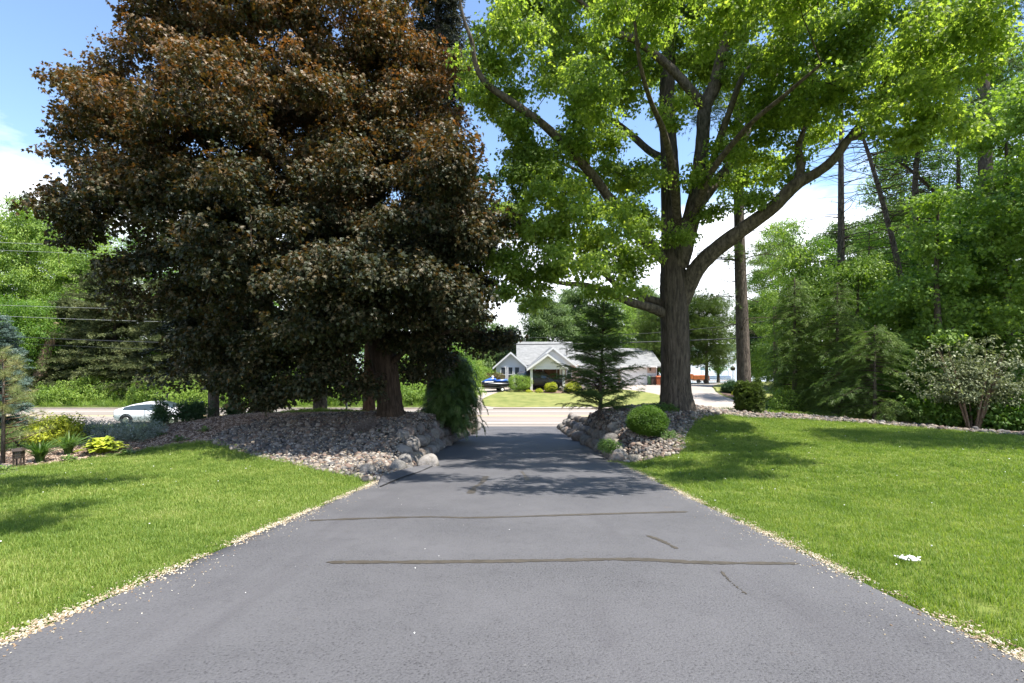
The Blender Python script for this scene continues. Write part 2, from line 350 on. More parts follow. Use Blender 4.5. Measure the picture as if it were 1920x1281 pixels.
# driveway asphalt: coated aggregate with dark pits
m, t, b = mat('sealed asphalt', 0.75, 0.35)
g = t.nodes.new('ShaderNodeNewGeometry')
vo = nd(t, 'ShaderNodeTexVoronoi', Scale=60.0); t.links.new(g.outputs['Position'], vo.inputs['Vector'])
n1 = noise(t, 70, 3, 'World'); n2 = noise(t, 0.7, 6, 'World', 0.6); n3 = noise(t, 5, 6, 'World', 0.7); n4 = noise(t, 28, 4, 'World')
c = ramp(t, n1, [(0.33, (0.028, 0.027, 0.030)), (0.42, (0.074, 0.073, 0.078)), (0.72, (0.100, 0.098, 0.104))])
c = mixcol(t, ramp(t, vo.outputs['Distance'], [(0.10, (0.6, 0.6, 0.6)), (0.30, (0, 0, 0))]), c, (0.051, 0.049, 0.056))
c = mixcol(t, ramp(t, n2, [(0.36, (0, 0, 0)), (0.66, (0.55, 0.55, 0.55))]), c, (0.116, 0.113, 0.119))
c = mixcol(t, ramp(t, n3, [(0.54, (0, 0, 0)), (0.74, (0.42, 0.42, 0.42))]), c, (0.056, 0.054, 0.059))
tk = noise(t, 0.9, 5, 'World', 0.6, (2.2, 0.22, 1)); c = mixcol(t, ramp(t, tk, [(0.54, (0, 0, 0)), (0.72, (0.45, 0.45, 0.45))]), c, (0.065, 0.062, 0.068))
st = noise(t, 1.6, 6, 'World', 0.7); c = mixcol(t, ramp(t, st, [(0.66, (0, 0, 0)), (0.76, (0.55, 0.55, 0.55))]), c, (0.125, 0.105, 0.090))
st2 = noise(t, 2.6, 7, 'World', 0.75, (1, 1.4, 1)); c = mixcol(t, ramp(t, st2, [(0.70, (0, 0, 0)), (0.78, (0.5, 0.5, 0.5))]), c, (0.19, 0.18, 0.185))
c = mixcol(t, ramp(t, n4, [(0.70, (0, 0, 0)), (0.78, (0.4, 0.4, 0.4))]), c, (0.21, 0.20, 0.20))
t.links.new(c, b.inputs['Base Color']); bump(t, b, n1, 0.9, 0.008); M['asphalt'] = m
m, t, b = mat('old road surface', 0.85, 0.2)
c = ramp(t, noise(t, 0.35, 6, 'World', 0.55, (0.25, 1.5, 1)), [(0.3, (0.211, 0.182, 0.158)), (0.7, (0.290, 0.254, 0.225))])
c = mixcol(t, ramp(t, noise(t, 30, 3, 'World'), [(0.5, (0, 0, 0)), (0.7, (0.4, 0.4, 0.4))]), c, (0.26, 0.23, 0.205))
t.links.new(c, b.inputs['Base Color']); M['road'] = m
m, t, b = mat('pale concrete', 0.85, 0.2)
c = ramp(t, noise(t, 0.5, 7, 'World', 0.6), [(0.3, (0.284, 0.243, 0.213)), (0.7, (0.366, 0.321, 0.284))])
t.links.new(c, b.inputs['Base Color']); M['concrete'] = m

ground = link('ground', np_mesh('ground', GV, GT, M['ground']), kind='structure')

def edge_pts(side, ds): return [((np.interp(d, eL_d, eL_x) if side < 0 else np.interp(d, eR_d, eR_x)), d) for d in ds]
def pd(lst): return [(X(px, d), d) for px, d in lst]
LB = [(690, 9.5), (645, 10.1), (600, 10.7), (500, 12.3), (430, 13.6), (390, 14.5)]                  # lawn / stones on the left
LM = [(390, 14.5), (330, 14.5), (250, 14), (140, 12.9), (30, 12), (-60, 11.3)]                    # lawn / mulch on the left
RB = [(1150, 13.7), (1175, 13.3), (1215, 13.0), (1262, 12.9), (1283, 13.3), (1285, 14.8), (1300, 16.6), (1340, 17.7), (1400, 18.5), (1500, 18.3), (1600, 17.3), (1700, 16), (1800, 14.6), (1920, 13), (2150, 10.8), (2500, 8)]
drive_poly = edge_pts(-1, np.arange(-6, 30.3, 0.5)) + edge_pts(1, np.arange(-6, 30.3, 0.5))[::-1]
driveway = zone('driveway', drive_poly, M['asphalt'], 0.030, skirt=0.06)
lawnL = [(x - 0.10, y) for x, y in edge_pts(-1, np.arange(-6, 9.3, 0.5))] + [tuple(p) for p in catmull(pd(LB) , 5)] + [tuple(p) for p in catmull(pd(LM), 5)][1:] + [(-24, 9), (-24, -6)]
lawnR = [(x + 0.10, y) for x, y in edge_pts(1, np.arange(-6, 13.6, 0.5))] + [tuple(p) for p in catmull(pd(RB), 5)] + [(24, 4), (24, -6)]
lawn_a = zone('lawn', lawnL, M['lawn_soil'], 0.008)
lawn_b = zone('lawn', lawnR, M['lawn_soil'], 0.008)
bedL = [(x - 0.02, y) for x, y in edge_pts(-1, np.arange(9.6, 28.1, 0.5))][::-1] + [tuple(p) for p in catmull(pd(LB), 5)] + pd([(400, 15.2), (440, 16.3), (500, 17.4), (600, 18.4), (700, 19.0), (800, 20.2), (860, 22), (890, 26)])
bedR = [(x + 0.02, y) for x, y in edge_pts(1, np.arange(13.5, 28.1, 0.5))][::-1] + [tuple(p) for p in catmull(pd(RB), 5)][:-6] + pd([(2300, 10.9), (1950, 13.9), (1800, 15.6), (1700, 17.1), (1600, 18.6), (1500, 19.9), (1400, 20.2), (1330, 20.0), (1270, 20.2), (1180, 21), (1100, 22.5), (1065, 26)])
mulchL = [tuple(p) for p in catmull(pd(LM), 5)] + [(-17, 14), (-17, 17), (-14.5, 18.4), (-11.5, 19.6), (-8, 20.4), (-5, 21), (-3.6, 22)] + pd([(860, 22), (800, 20.2), (700, 19.0), (600, 18.4), (500, 17.4), (440, 16.3), (400, 15.2)])
mulchR = pd([(1500, 19.9), (1600, 18.6), (1700, 17.1), (1800, 15.6), (1950, 13.9), (2300, 10.9)]) + [(23, 14), (21, 22), (14, 23), (11.5, 21.5)]
rock_bed_a = zone('rock_bed', bedL, M['bed'], 0.014)
rock_bed_b = zone('rock_bed', bedR, M['bed'], 0.014)
mulch_a = zone('mulch_bed', mulchL, M['mulch'], 0.010)
mulch_b = zone('mulch_bed', mulchR, M['bed'], 0.010)
path = zone('path', [(-16.5, 13.3), (-13.2, 12.6), (-11.4, 11.3), (-11.0, 11.0), (-12.5, 10.3), (-17, 11.5)], M['asphalt'], 0.022)
road = zone('road', [(-300, 30.05), (300, 30.05), (300, 38.6), (-300, 38.6)], M['road'], 0.02)
def strip(name, m, x0, x1, y0, y1, off, par=None, seg=2.0):
    n = max(1, int((x1 - x0) / seg)); V = []
    for i in range(n + 1):
        x = x0 + (x1 - x0) * i / n; V += [(x, y0, h1(x, y0) + off), (x, y1, h1(x, y1) + off)]
    return link(name, mesh_from(name, V, [(2 * i, 2 * i + 2, 2 * i + 3, 2 * i + 1) for i in range(n)], m), par)
M['yellow_paint'] = plain('worn yellow paint', (0.62, 0.50, 0.22), 0.7, var=0.2, scale=8)
M['white_paint'] = plain('worn white paint', (0.68, 0.65, 0.60), 0.7, var=0.15, scale=8)
strip('yellow_line', M['yellow_paint'], -200, 200, 34.6, 34.72, 0.026, road, 50); strip('yellow_line', M['yellow_paint'], -200, 200, 34.95, 35.07, 0.026, road, 50)
strip('edge_line', M['white_paint'], -200, 200, 31.35, 31.48, 0.026, road, 50); strip('edge_line', M['white_paint'], -200, 200, 37.3, 37.43, 0.026, road, 50)
forecourt = zone('concrete_drive', pd([(868, 38.7), (876, 42), (884, 46), (880, 50), (930, 51.6), (1065, 51.6), (1100, 54), (1150, 57.6), (1232, 57.6), (1300, 66), (1345, 76), (1420, 74), (1366, 66), (1340, 57), (1334, 52), (1342, 47.5), (1375, 43), (1440, 38.7)]), M['concrete'], 0.02)
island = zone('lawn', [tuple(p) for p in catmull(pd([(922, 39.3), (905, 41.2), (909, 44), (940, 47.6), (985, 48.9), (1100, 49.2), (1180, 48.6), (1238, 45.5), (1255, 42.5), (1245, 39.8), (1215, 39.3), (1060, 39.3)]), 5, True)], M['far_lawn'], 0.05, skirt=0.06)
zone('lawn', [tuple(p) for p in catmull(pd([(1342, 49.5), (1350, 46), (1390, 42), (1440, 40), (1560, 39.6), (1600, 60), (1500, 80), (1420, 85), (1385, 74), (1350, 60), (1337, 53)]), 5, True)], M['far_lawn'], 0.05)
V = [(-4000, 104, -2.65), (4000, 104, -2.65), (4000, 1650, -2.65), (-4000, 1650, -2.65)]
m, t, b = mat('lake water', 0.12, 0.5); b.inputs['Base Color'].default_value = (0.10, 0.15, 0.19, 1)
bump(t, b, noise(t, 1.2, 5, 'World', 0.6, (0.4, 1, 1)), 0.5, 0.25); M['lake'] = m
link('lake', mesh_from('lake', V, [(0, 1, 2, 3)], M['lake']), kind='structure')
# wooded far shore of the lake
V = []; Fc = []; n = 260
for i in range(n + 1):
    x = -2600 + 5200 * i / n; hgt = 26 + 16 * math.sin(i * 0.07) + 9 * math.sin(i * 0.23 + 1) + random.uniform(-3, 3)
    V += [(x, 1520, -3), (x, 1560, hgt * 0.55), (x, 1640, hgt), (x, 1900, -3)]
for i in range(n):
    for q in range(3): Fc.append((4 * i + q, 4 * i + q + 4, 4 * i + q + 5, 4 * i + q + 1))
M['far_hill'] = plain('far wooded shore', (0.05, 0.075, 0.05), 1, 0, var=0.3, scale=0.02)
link('far_shore', mesh_from('far_shore', V, Fc, M['far_hill'], True), kind='structure')
# kerb of the far road side
V = []; Fc = []
def kerb(x0, x1):
    b_ = MB(); n = max(1, int((x1 - x0) / 4))
    for i in range(n): b_.box(((x0 + (i + .5) * (x1 - x0) / n), 38.68, 0.06), ((x1 - x0) / n - 0.01, 0.16, 0.14))
    b_.build('kerb', M['concrete'], kind='structure')
kerb(-200, X(860, 38.7)); kerb(X(925, 38.7), X(1215, 38.7)); kerb(X(1450, 38.7), 200)
M['crack_seal'] = plain('crack filler', (0.063, 0.054, 0.043), 0.6, var=0.22, scale=9)
M['crack_dark'] = plain('open crack', (0.02, 0.02, 0.02), 0.9)
def seal(pts, w, m=None, off=0.0335, name='crack_seal'):
    c = catmull([(x, y) for x, y in pts], 26); V = []; wj = 1.0
    for i, p in enumerate(c):
        a = c[max(i - 1, 0)]; b_ = c[min(i + 1, len(c) - 1)]; d = np.array(b_) - np.array(a); d = d / (np.linalg.norm(d) + 1e-9); nn = np.array([-d[1], d[0]])
        wj = min(1.25, max(0.55, wj + random.gauss(0, 0.12))); ww = w * wj * min(1, 0.25 + min(i, len(c) - 1 - i) * 0.25) / 2
        for s in (-1, 1):
            q = np.array(p) + nn * (ww * s + random.gauss(0, 0.006)); V.append((q[0], q[1], CZ - float(np.interp(q[1], prof_d, prof_D)) + off))
    return link(name, mesh_from(name, V, [(2 * i, 2 * i + 2, 2 * i + 3, 2 * i + 1) for i in range(len(c) - 1)], m or M['crack_seal']), driveway)
def gp(px, py):     # driveway point under a pixel
    for d in np.arange(2, 30, 0.02):
        if 655 + 900 * (np.interp(d, prof_d, prof_D) - 0.03) / d <= py: return (X(px, d), d)
seal([gp(*q) for q in ((612, 1055), (800, 1055), (1000, 1052), (1180, 1050), (1330, 1056), (1500, 1058))], 0.075)
seal([gp(*q) for q in ((580, 977), (680, 973), (800, 970), (900, 971), (1100, 965), (1290, 960))], 0.08)
seal([gp(*q) for q in ((882, 926), (890, 914), (903, 906), (912, 893))], 0.11)
seal([gp(*q) for q in ((989, 902), (985, 893), (978, 884))], 0.10)
seal([gp(*q) for q in ((1213, 1005), (1240, 1015), (1270, 1030))], 0.05)
seal([gp(*q) for q in ((1352, 1072), (1370, 1092), (1400, 1115))], 0.014)
# sloping asphalt berm with an open crack, left of the drive
c = [gp(*q) for q in ((712, 914), (750, 898), (790, 884), (820, 870))]
bm_ = MB()
for i in range(len(c) - 1):
    (x0, y0), (x1, y1) = c[i], c[i + 1]; w0 = (0.02, 0.34, 0.30, 0.05)[i]; w1 = (0.02, 0.34, 0.30, 0.05)[i + 1]
    h0_ = (0.0, .09, .09, .04)[i]; h1_ = (0.0, .09, .09, .04)[i + 1]
    z0 = CZ - np.interp(y0, prof_d, prof_D) + 0.04; z1 = CZ - np.interp(y1, prof_d, prof_D) + 0.04
    bm_.add([(x0, y0, z0), (x1, y1, z1), (x1 - w1, y1 - 0.1, z1 + h1_), (x0 - w0, y0 - 0.1, z0 + h0_), (x0 - w0 - .15, y0 - .1, z0 - 0.1), (x1 - w1 - .15, y1 - .1, z1 - 0.1)], [(0, 1, 2, 3), (3, 2, 5, 4)])
bm_.build('asphalt_berm', M['asphalt'], driveway)
seal(c, 0.035, M['crack_dark'], 0.046, 'open_crack')

# ------------------------------------------------------------------ leaf clusters (source meshes, instanced by the foliage objects)
HALF = [(0.20, -0.10), (0.24, 0.05), (0.50, 0.12), (0.33, 0.28), (0.52, 0.62), (0.21, 0.52)]
MAPLE = [(0, 0)] + HALF + [(0, 1.0)] + [(-x, y) for x, y in HALF[::-1]]
OVAL = [(0, 0), (0.26, 0.32), (0.20, 0.70), (0, 1.0), (-0.20, 0.70), (-0.26, 0.32)]
SLIM = [(0, 0), (0.15, 0.4), (0, 1.0), (-0.15, 0.4)]
def add_leaf(V, Fc, A, shape, pos, yaw, pitch, roll, size, fold=0.35, curl=0.35, var=None):
    Mx = Matrix.Translation(pos) @ Euler((0, 0, yaw)).to_matrix().to_4x4() @ Euler((pitch, 0, 0)).to_matrix().to_4x4() @ Euler((0, roll, 0)).to_matrix().to_4x4()
    o = len(V); v_ = random.random() if var is None else var
    for x, y in shape:
        V.append(tuple(Mx @ Vector((x * size, y * size, (abs(x) * fold - curl * y * y) * size)))); A.append(v_)
    Fc.append(tuple(range(o, o + len(shape))))
def leaf_cluster(shape, n, rad, size, material, droop=(0.15, 0.9), flat=0.45, seed=0, stem=True):
    random.seed(seed); V = []; Fc = []; A = []
    for i in range(n):
        a = random.uniform(0, 2 * math.pi); r = rad * math.sqrt(random.uniform(0.05, 1))
        p = Vector((math.cos(a) * r, math.sin(a) * r, random.gauss(0, rad * flat * 0.5)))
        s = size * random.uniform(0.7, 1.15)
        add_leaf(V, Fc, A, shape, p, a - math.pi / 2 + random.gauss(0, 0.7), -random.uniform(*droop), random.gauss(0, 0.45), s)
    me = mesh_from('leaf cluster', V, Fc, material, False, A)
    return bpy.data.objects.new('leaf cluster', me)
def needle_spray(L, side, step, w, material, seed=0, droop=0.15, updown=0.0, sub=True):
    random.seed(seed); V = []; Fc = []; A = []
    def ribbon(p, d, l, w_):
        d = d.normalized(); s = Vector((0, 0, 1)).cross(d)
        s = s.normalized() if s.length > 0.1 else Vector((1, 0, 0))
        if updown and random.random() < 0.5: s = (s * 0.3 + Vector((0, 0, 1))).normalized()
        o = len(V); v_ = random.random()
        V.extend([tuple(p), tuple(p + d * l * 0.45 + s * w_), tuple(p + d * l + Vector((0, 0, -droop * l * 0.6))), tuple(p + d * l * 0.45 - s * w_)]); A.extend([v_] * 4)
        Fc.append((o, o + 1, o + 2, o + 3))
    k = int(L / step)
    ribbon(Vector((0, 0, 0)), Vector((1, 0, 0)), L, w)
    for i in range(1, k + 1):
        x = i * step; z = -droop * x * x / L; sl = side * math.sin(math.pi * (0.12 + 0.86 * (1 - x / L) ** 0.8) * 0.62) * random.uniform(0.75, 1.1)
        for s_ in (-1, 1):
            d = Vector((0.75, s_ * 0.8, random.gauss(-0.08, 0.12 + updown * 0.4)))
            p = Vector((x, 0, z)); ribbon(p, d, sl, w)
            if sub and sl > side * 0.45:
                for q in (0.35, 0.6):
                    for s2 in (-1, 1):
                        ribbon(p + d.normalized() * sl * q, Vector((1.0, s_ * 0.2 + s2 * 0.7, random.gauss(-0.1, 0.15 + updown * 0.4))), sl * 0.4, w * 0.9)
    me = mesh_from('needle spray', V, Fc, material, False, A); return bpy.data.objects.new('needle spray', me)
def pine_tuft(n, L, w, material, seed=0, tufts=4, spread=0.22):
    random.seed(seed); V = []; Fc = []; A = []
    for k in range(tufts):
        c = Vector((random.uniform(0, spread * 2), random.gauss(0, spread * 0.6), random.gauss(0, spread * 0.3))) if tufts > 1 else Vector((0, 0, 0))
        ax = Vector((0.8, random.gauss(0, 0.4), 0.5)).normalized(); v0 = random.random()
        for i in range(n):
            d = (ax * random.uniform(-0.1, 1.1) + Vector((random.gauss(0, 1), random.gauss(0, 1), random.gauss(0, 1))).normalized() * 0.9).normalized()
            s = d.orthogonal().normalized() * w; l = L * random.uniform(0.7, 1.1); o = len(V)
            V.extend([tuple(c + s), tuple(c - s), tuple(c + d * l + Vector((0, 0, -0.12 * l)))]); A.extend([min(1, max(0, v0 + random.gauss(0, .15)))] * 3); Fc.append((o, o + 1, o + 2))
    me = mesh_from('pine tuft', V, Fc, material, False, A); return bpy.data.objects.new('pine tuft', me)
def grass_tuft(n, h, rad, w, material, seed=0, lean=0.5):
    random.seed(seed); V = []; Fc = []; A = []
    for i in range(n):
        a = random.uniform(0, 6.283); r = rad * math.sqrt(random.random()); p = Vector((math.cos(a) * r, math.sin(a) * r, 0))
        a2 = random.uniform(0, 6.283); d = Vector((math.cos(a2), math.sin(a2), 0)); s = Vector((-d.y, d.x, 0)) * w; hh = h * random.uniform(0.5, 1.15); ln = hh * lean * random.uniform(0.2, 1.3)
        o = len(V); v_ = random.random()
        V.extend([tuple(p + s), tuple(p - s), tuple(p - s * .8 + d * ln * .35 + Vector((0, 0, hh * .62))), tuple(p + s * .8 + d * ln * .35 + Vector((0, 0, hh * .62))), tuple(p + d * ln + Vector((0, 0, hh)))])
        A.extend([v_] * 5); Fc.extend([(o, o + 1, o + 2, o + 3), (o + 3, o + 2, o + 4)])
    me = mesh_from('grass tuft', V, Fc, material, False, A); return bpy.data.objects.new('grass tuft', me)

GROUPS = {}
def family(key, objs):
    ng = bpy.data.node_groups.new('scatter ' + key, 'GeometryNodeTree')
    ng.interface.new_socket('Geometry', in_out='INPUT', socket_type='NodeSocketGeometry')
    ng.interface.new_socket('Geometry', in_out='OUTPUT', socket_type='NodeSocketGeometry')
    N = ng.nodes; L = ng.links; gi = N.new('NodeGroupInput'); go = N.new('NodeGroupOutput')
    jn = N.new('GeometryNodeJoinGeometry'); ip = N.new('GeometryNodeInstanceOnPoints')
    for o in objs:
        oi = N.new('GeometryNodeObjectInfo'); oi.inputs['Object'].default_value = o; oi.inputs['As Instance'].default_value = False
        g2 = N.new('GeometryNodeGeometryToInstance'); L.new(oi.outputs['Geometry'], g2.inputs[0]); L.new(g2.outputs[0], jn.inputs[0])
    def at(nm, ty):
        a = N.new('GeometryNodeInputNamedAttribute'); a.data_type = ty; a.inputs['Name'].default_value = nm; return a.outputs[0]
    L.new(gi.outputs[0], ip.inputs['Points']); L.new(jn.outputs[0], ip.inputs['Instance'])
    ip.inputs['Pick Instance'].default_value = True; L.new(at('pick', 'INT'), ip.inputs['Instance Index'])
    L.new(at('rot', 'FLOAT_VECTOR'), ip.inputs['Rotation']); L.new(at('scl', 'FLOAT_VECTOR'), ip.inputs['Scale'])
    L.new(ip.outputs[0], go.inputs[0]); GROUPS[key] = (ng, len(objs))
def scatter(name, key, pts, rot, scl, parent=None, tint=None, kind=None, **k):
    """one object whose points carry copies of a small source mesh"""
    ng, cnt = GROUPS[key]; pts = np.asarray(pts, np.float32); n = len(pts)
    me = bpy.data.meshes.new(name); me.vertices.add(n); me.vertices.foreach_set('co', pts.ravel())
    scl = np.asarray(scl, np.float32)
    if scl.ndim == 1: scl = np.repeat(scl[:, None], 3, 1)
    for nm, ty, arr, f in (('rot', 'FLOAT_VECTOR', np.asarray(rot, np.float32).ravel(), 'vector'), ('scl', 'FLOAT_VECTOR', scl.ravel(), 'vector'),
                           ('pick', 'INT', rng.integers(0, cnt, n).astype(np.int32), 'value'), ('tint', 'FLOAT', np.asarray(tint if tint is not None else np.zeros(n), np.float32), 'value')):
        a = me.attributes.new(nm, ty, 'POINT'); a.data.foreach_set(f, arr)
    me.update(); o = link(name, me, parent, kind=kind, **k)
    md = o.modifiers.new('scatter', 'NODES'); md.node_group = ng; return o

def fam_leaves(key, shape, n, rad, size, material, cnt=4, **k): family(key, [leaf_cluster(shape, n, rad, size, material, seed=hash_(key) + i, **k) for i in range(cnt)])
def hash_(s): return sum(ord(c) * (i + 3) for i, c in enumerate(s)) % 9973
fam_leaves('green_maple', MAPLE, 21, 0.34, 0.118, M['green_maple'], droop=(0.3, 1.2))
fam_leaves('red_maple', MAPLE, 19, 0.33, 0.132, M['red_maple'], droop=(0.1, 1.0))
fam_leaves('wood', OVAL, 34, 0.42, 0.12, M['wood_leaf'])
fam_leaves('wood_near', MAPLE, 14, 0.36, 0.135, M['wood_leaf'], droop=(0.2, 1.2))
fam_leaves('bright', OVAL, 34, 0.50, 0.15, M['bright_leaf'])
fam_leaves('bright_near', MAPLE, 14, 0.36, 0.135, M['bright_leaf'], droop=(0.2, 1.1))
fam_leaves('far', OVAL, 40, 0.60, 0.20, M['far_leaf'])
fam_leaves('box', OVAL, 16, 0.075, 0.040, M['box'], flat=0.8, droop=(-0.9, 0.5))
fam_leaves('gold', OVAL, 20, 0.11, 0.06, M['gold'], flat=0.7, droop=(-0.6, 0.6))
fam_leaves('sage', SLIM, 24, 0.10, 0.05, M['sage'], flat=1.2, droop=(-1.2, 0.2))
fam_leaves('herb', SLIM, 20, 0.10, 0.09, M['dark_herb'], flat=1.2, droop=(-1.3, 0.1))
fam_leaves('rhodo', OVAL, 16, 0.20, 0.10, M['rhodo'], flat=0.4, droop=(0, 0.7))
fam_leaves('brown', OVAL, 24, 0.20, 0.09, M['brown_shrub'], flat=0.8)
fam_leaves('shrub', OVAL, 26, 0.22, 0.09, M['bright_leaf'], flat=0.8)
fam_leaves('groundcover', OVAL, 18, 0.12, 0.05, M['lily'], flat=0.5, droop=(-0.5, 0.5))
fam_leaves('heather', SLIM, 24, 0.12, 0.06, M['dead'], flat=1.4, droop=(-1.4, -0.4))
family('hemlock', [needle_spray(0.50, 0.22, 0.055, 0.007, M['hemlock'], seed=s, droop=0.25, updown=0.35) for s in (1, 2, 3)])
family('hemlock_light', [needle_spray(0.46, 0.20, 0.052, 0.007, M['hemlock_light'], seed=s, droop=0.35, updown=0.35) for s in (4, 5, 6)])
family('cedar', [needle_spray(0.7, 0.34, 0.09, 0.028, M['cedar'], seed=s, droop=0.1, updown=0.8) for s in (7, 8, 9)])
family('dark_conifer', [needle_spray(0.7, 0.30, 0.08, 0.022, M['dark_conifer'], seed=s, droop=0.15, updown=0.6) for s in (11, 12, 13)])
family('blue_spruce', [needle_spray(0.6, 0.26, 0.06, 0.016, M['blue_spruce'], seed=s, droop=0.0, updown=0.7) for s in (14, 15)])
family('pine', [pine_tuft(20, 0.17, 0.006, M['pine'], seed=s, tufts=5, spread=0.28) for s in (16, 17, 18)])
family('near_pine', [pine_tuft(60, 0.20, 0.0018, M['near_pine'], seed=s, tufts=1) for s in (19, 20)])
family('arbor', [needle_spray(0.16, 0.09, 0.022, 0.010, M['arbor'], seed=s, droop=0.1, updown=0.9) for s in (21, 22)])
family('yew', [needle_spray(0.5, 0.22, 0.05, 0.012, M['hemlock'], seed=s, droop=0.7) for s in (23, 24)])
family('grass', [grass_tuft(32, 0.056, 0.085, 0.0021, M['grass'], seed=s) for s in (25, 26, 27, 28)])
family('grass_far', [grass_tuft(26, 0.062, 0.13, 0.0042, M['grass'], seed=s) for s in (35, 36, 37)])
family('weed', [grass_tuft(18, 0.30, 0.10, 0.006, M['bright_leaf'], seed=s) for s in (29, 30)])

def rand_rot(n, az, tilt=0.35):
    return np.stack([rng.normal(0, tilt, n), rng.normal(0, tilt, n), az + rng.normal(0, 0.5, n)], 1)

# ------------------------------------------------------------------ trees
def lobes_to_points(lobes, clump_r, per, dens=1.0, shell=0.5, flat=0.55):
    """lobes: (centre, (rx, ry, rz)); returns clump centres and the cluster points round them with outward azimuth"""
    C = []; pts = []; az = []; out = []
    for c, r in lobes:
        c = np.array(c, float); r = np.array(r, float)
        area = 4 * math.pi * ((r[0] * r[1]) ** 1.6 / 3 + (r[0] * r[2]) ** 1.6 / 3 + (r[1] * r[2]) ** 1.6 / 3) ** (1 / 1.6)
        n = max(3, int(dens * area / (clump_r ** 2 * 2.6)))
        v = rng.normal(size=(n, 3)); v /= np.linalg.norm(v, axis=1)[:, None]
        rad = shell + (1.02 - shell) * rng.random(n) ** 0.6
        cc = c + v * r * rad[:, None]; C.append(cc)
        for q in range(n):
            k = max(4, int(per * rng.uniform(0.6, 1.3))); rr = clump_r * rng.uniform(0.65, 1.25)
            u = rng.normal(size=(k, 3)); u /= np.linalg.norm(u, axis=1)[:, None]; s = rng.random(k) ** 0.45
            p = cc[q] + u * s[:, None] * np.array([rr, rr, rr * flat])
            p[:, 2] -= 0.22 * ((p[:, 0] - cc[q][0]) ** 2 + (p[:, 1] - cc[q][1]) ** 2) / max(rr, 0.1)
            pts.append(p); d = p - cc[q] + 0.5 * (cc[q] - c) / max(1, np.linalg.norm(r)); az.append(np.arctan2(d[:, 1], d[:, 0]))
            out.append(np.full(k, rad[q]) * 0.6 + 0.4 * (u[:, 2] * s * 0.5 + 0.5))
    return np.vstack(C), np.vstack(pts), np.concatenate(az), np.concatenate(out)
def grow(nodes, targets, r_tip=0.012, r_base=0.05, sag=0.1, maxr=None):
    """twigs from the nearest skeleton node to every clump centre"""
    b = MB(); nodes = [np.array(p[:3], float) for p in nodes]; nr = [p[3] if len(p) > 3 else 0.1 for p in nodes] if False else None
    base = np.array(nodes); dist = np.sqrt(((targets[:, None] - base[None]) ** 2).sum(-1)).min(1)
    arr = base.copy()
    for i in np.argsort(dist):
        t_ = targets[i]; dd = ((arr - t_) ** 2).sum(1) + np.where(arr[:, 2] > t_[2], 0.6, 0) ; j = int(np.argmin(dd)); s = arr[j]
        L = math.sqrt(((s - t_) ** 2).sum())
        if L < 0.15: continue
        k = max(2, min(6, int(L / 0.7) + 1)); P_ = [s]
        for q in range(1, k + 1):
            f = q / k; p = s + (t_ - s) * f; amp = 0.09 * L * math.sin(math.pi * f)
            p = p + rng.normal(0, 1, 3) * amp * 0.5; p[2] -= sag * L * math.sin(math.pi * f) * 0.6; P_.append(p)
        P_[-1] = t_; r0 = min(maxr or 9, r_tip + (r_base - r_tip) * min(1, L / 5))
        b.tube(P_, [r0 + (r_tip - r0) * (q / k) for q in range(k + 1)], 5, False)
        arr = np.vstack([arr, np.array(P_[1:])])
    return b
def path_tube(pts, radii, sides=10, sub=4, rough=0.0, flare=False):
    c = catmull([tuple(p) + (r,) for p, r in zip(pts, radii)], sub)
    b = MB(); b.tube([q[:3] for q in c], [max(0.004, q[3] * (1 + random.uniform(-rough, rough))) for q in c], sides, False)
    return b, [np.array(q[:3]) for q in c]
def trunk_mesh(pts, radii, sides=28, sub=8, ridge=0.06, flare=0.0, seed=0):
    c = catmull([tuple(p) + (r,) for p, r in zip(pts, radii)], sub); b = MB()
    b.tube([q[:3] for q in c], [q[3] for q in c], sides, True); V = [Vector(v) for v in b.V]
    rs = random.Random(seed); ph = [rs.uniform(0, 6.28) for _ in range(4)]; z0 = c[0][2]
    for i, q in enumerate(c):
        ctr = Vector(q[:3]); h = q[2] - z0
        for j in range(sides):
            a = 2 * math.pi * j / sides; v = V[i * sides + j]
            k = 1 + ridge * (math.sin(5 * a + ph[0] + h * 0.3) * 0.6 + math.sin(9 * a + ph[1] + h * 0.5) * 0.5 + rs.uniform(-0.5, 0.5))
            k += flare * math.exp(-max(h, 0) * 2.6) * (0.7 + 0.9 * max(0, math.sin(3 * a + ph[2])) + 0.4 * max(0, math.sin(5 * a + ph[3])))
            V[i * sides + j] = ctr + (v - ctr) * k
    b.V = [tuple(v) for v in V]; return b, [np.array(q[:3]) for q in c]

def pxlobe(px, py, rx, ry, d, rd):
    c = P(px, py, d); return (tuple(c), (rx / F * d, rd, ry / F * d))

# ---- the green maple on the right-hand island
gm = thing('maple_tree', 'large green maple with furrowed grey trunk on the stone island right of the driveway', 'tree', P(1270, 768, 18.5))
base = gm.matrix_basis.translation.copy()
def rel(p, o): return tuple(Vector(p) - o)
def tree_part(root, name, builder, material, smooth=True, **k):
    o = root.location; builder.V = [(v[0] - o.x, v[1] - o.y, v[2] - o.z) for v in builder.V]
    return builder.build(name, material, root, smooth, **k)
D0 = 18.5
def px_path(lst, d0):
    """(px, py, width px, depth offset)"""
    return [P(a, b_, d0 + dd) for a, b_, w, dd in lst], [w / 2 / F * (d0 + dd) for a, b_, w, dd in lst]
skel = []
p, r = px_path([(1270, 785, 66, 0), (1270, 762, 62, 0), (1268, 735, 55, 0), (1267, 690, 52, 0), (1266, 630, 50, 0), (1264, 580, 50, 0), (1263, 530, 50, 0), (1260, 480, 40, 0), (1258, 400, 36, 0), (1255, 300, 31, 0.1), (1250, 200, 28, 0.2), (1254, 100, 24, 0.4), (1262, 0, 20, 0.4), (1268, -120, 14, 0.4), (1275, -240, 8, 0.2)], D0)
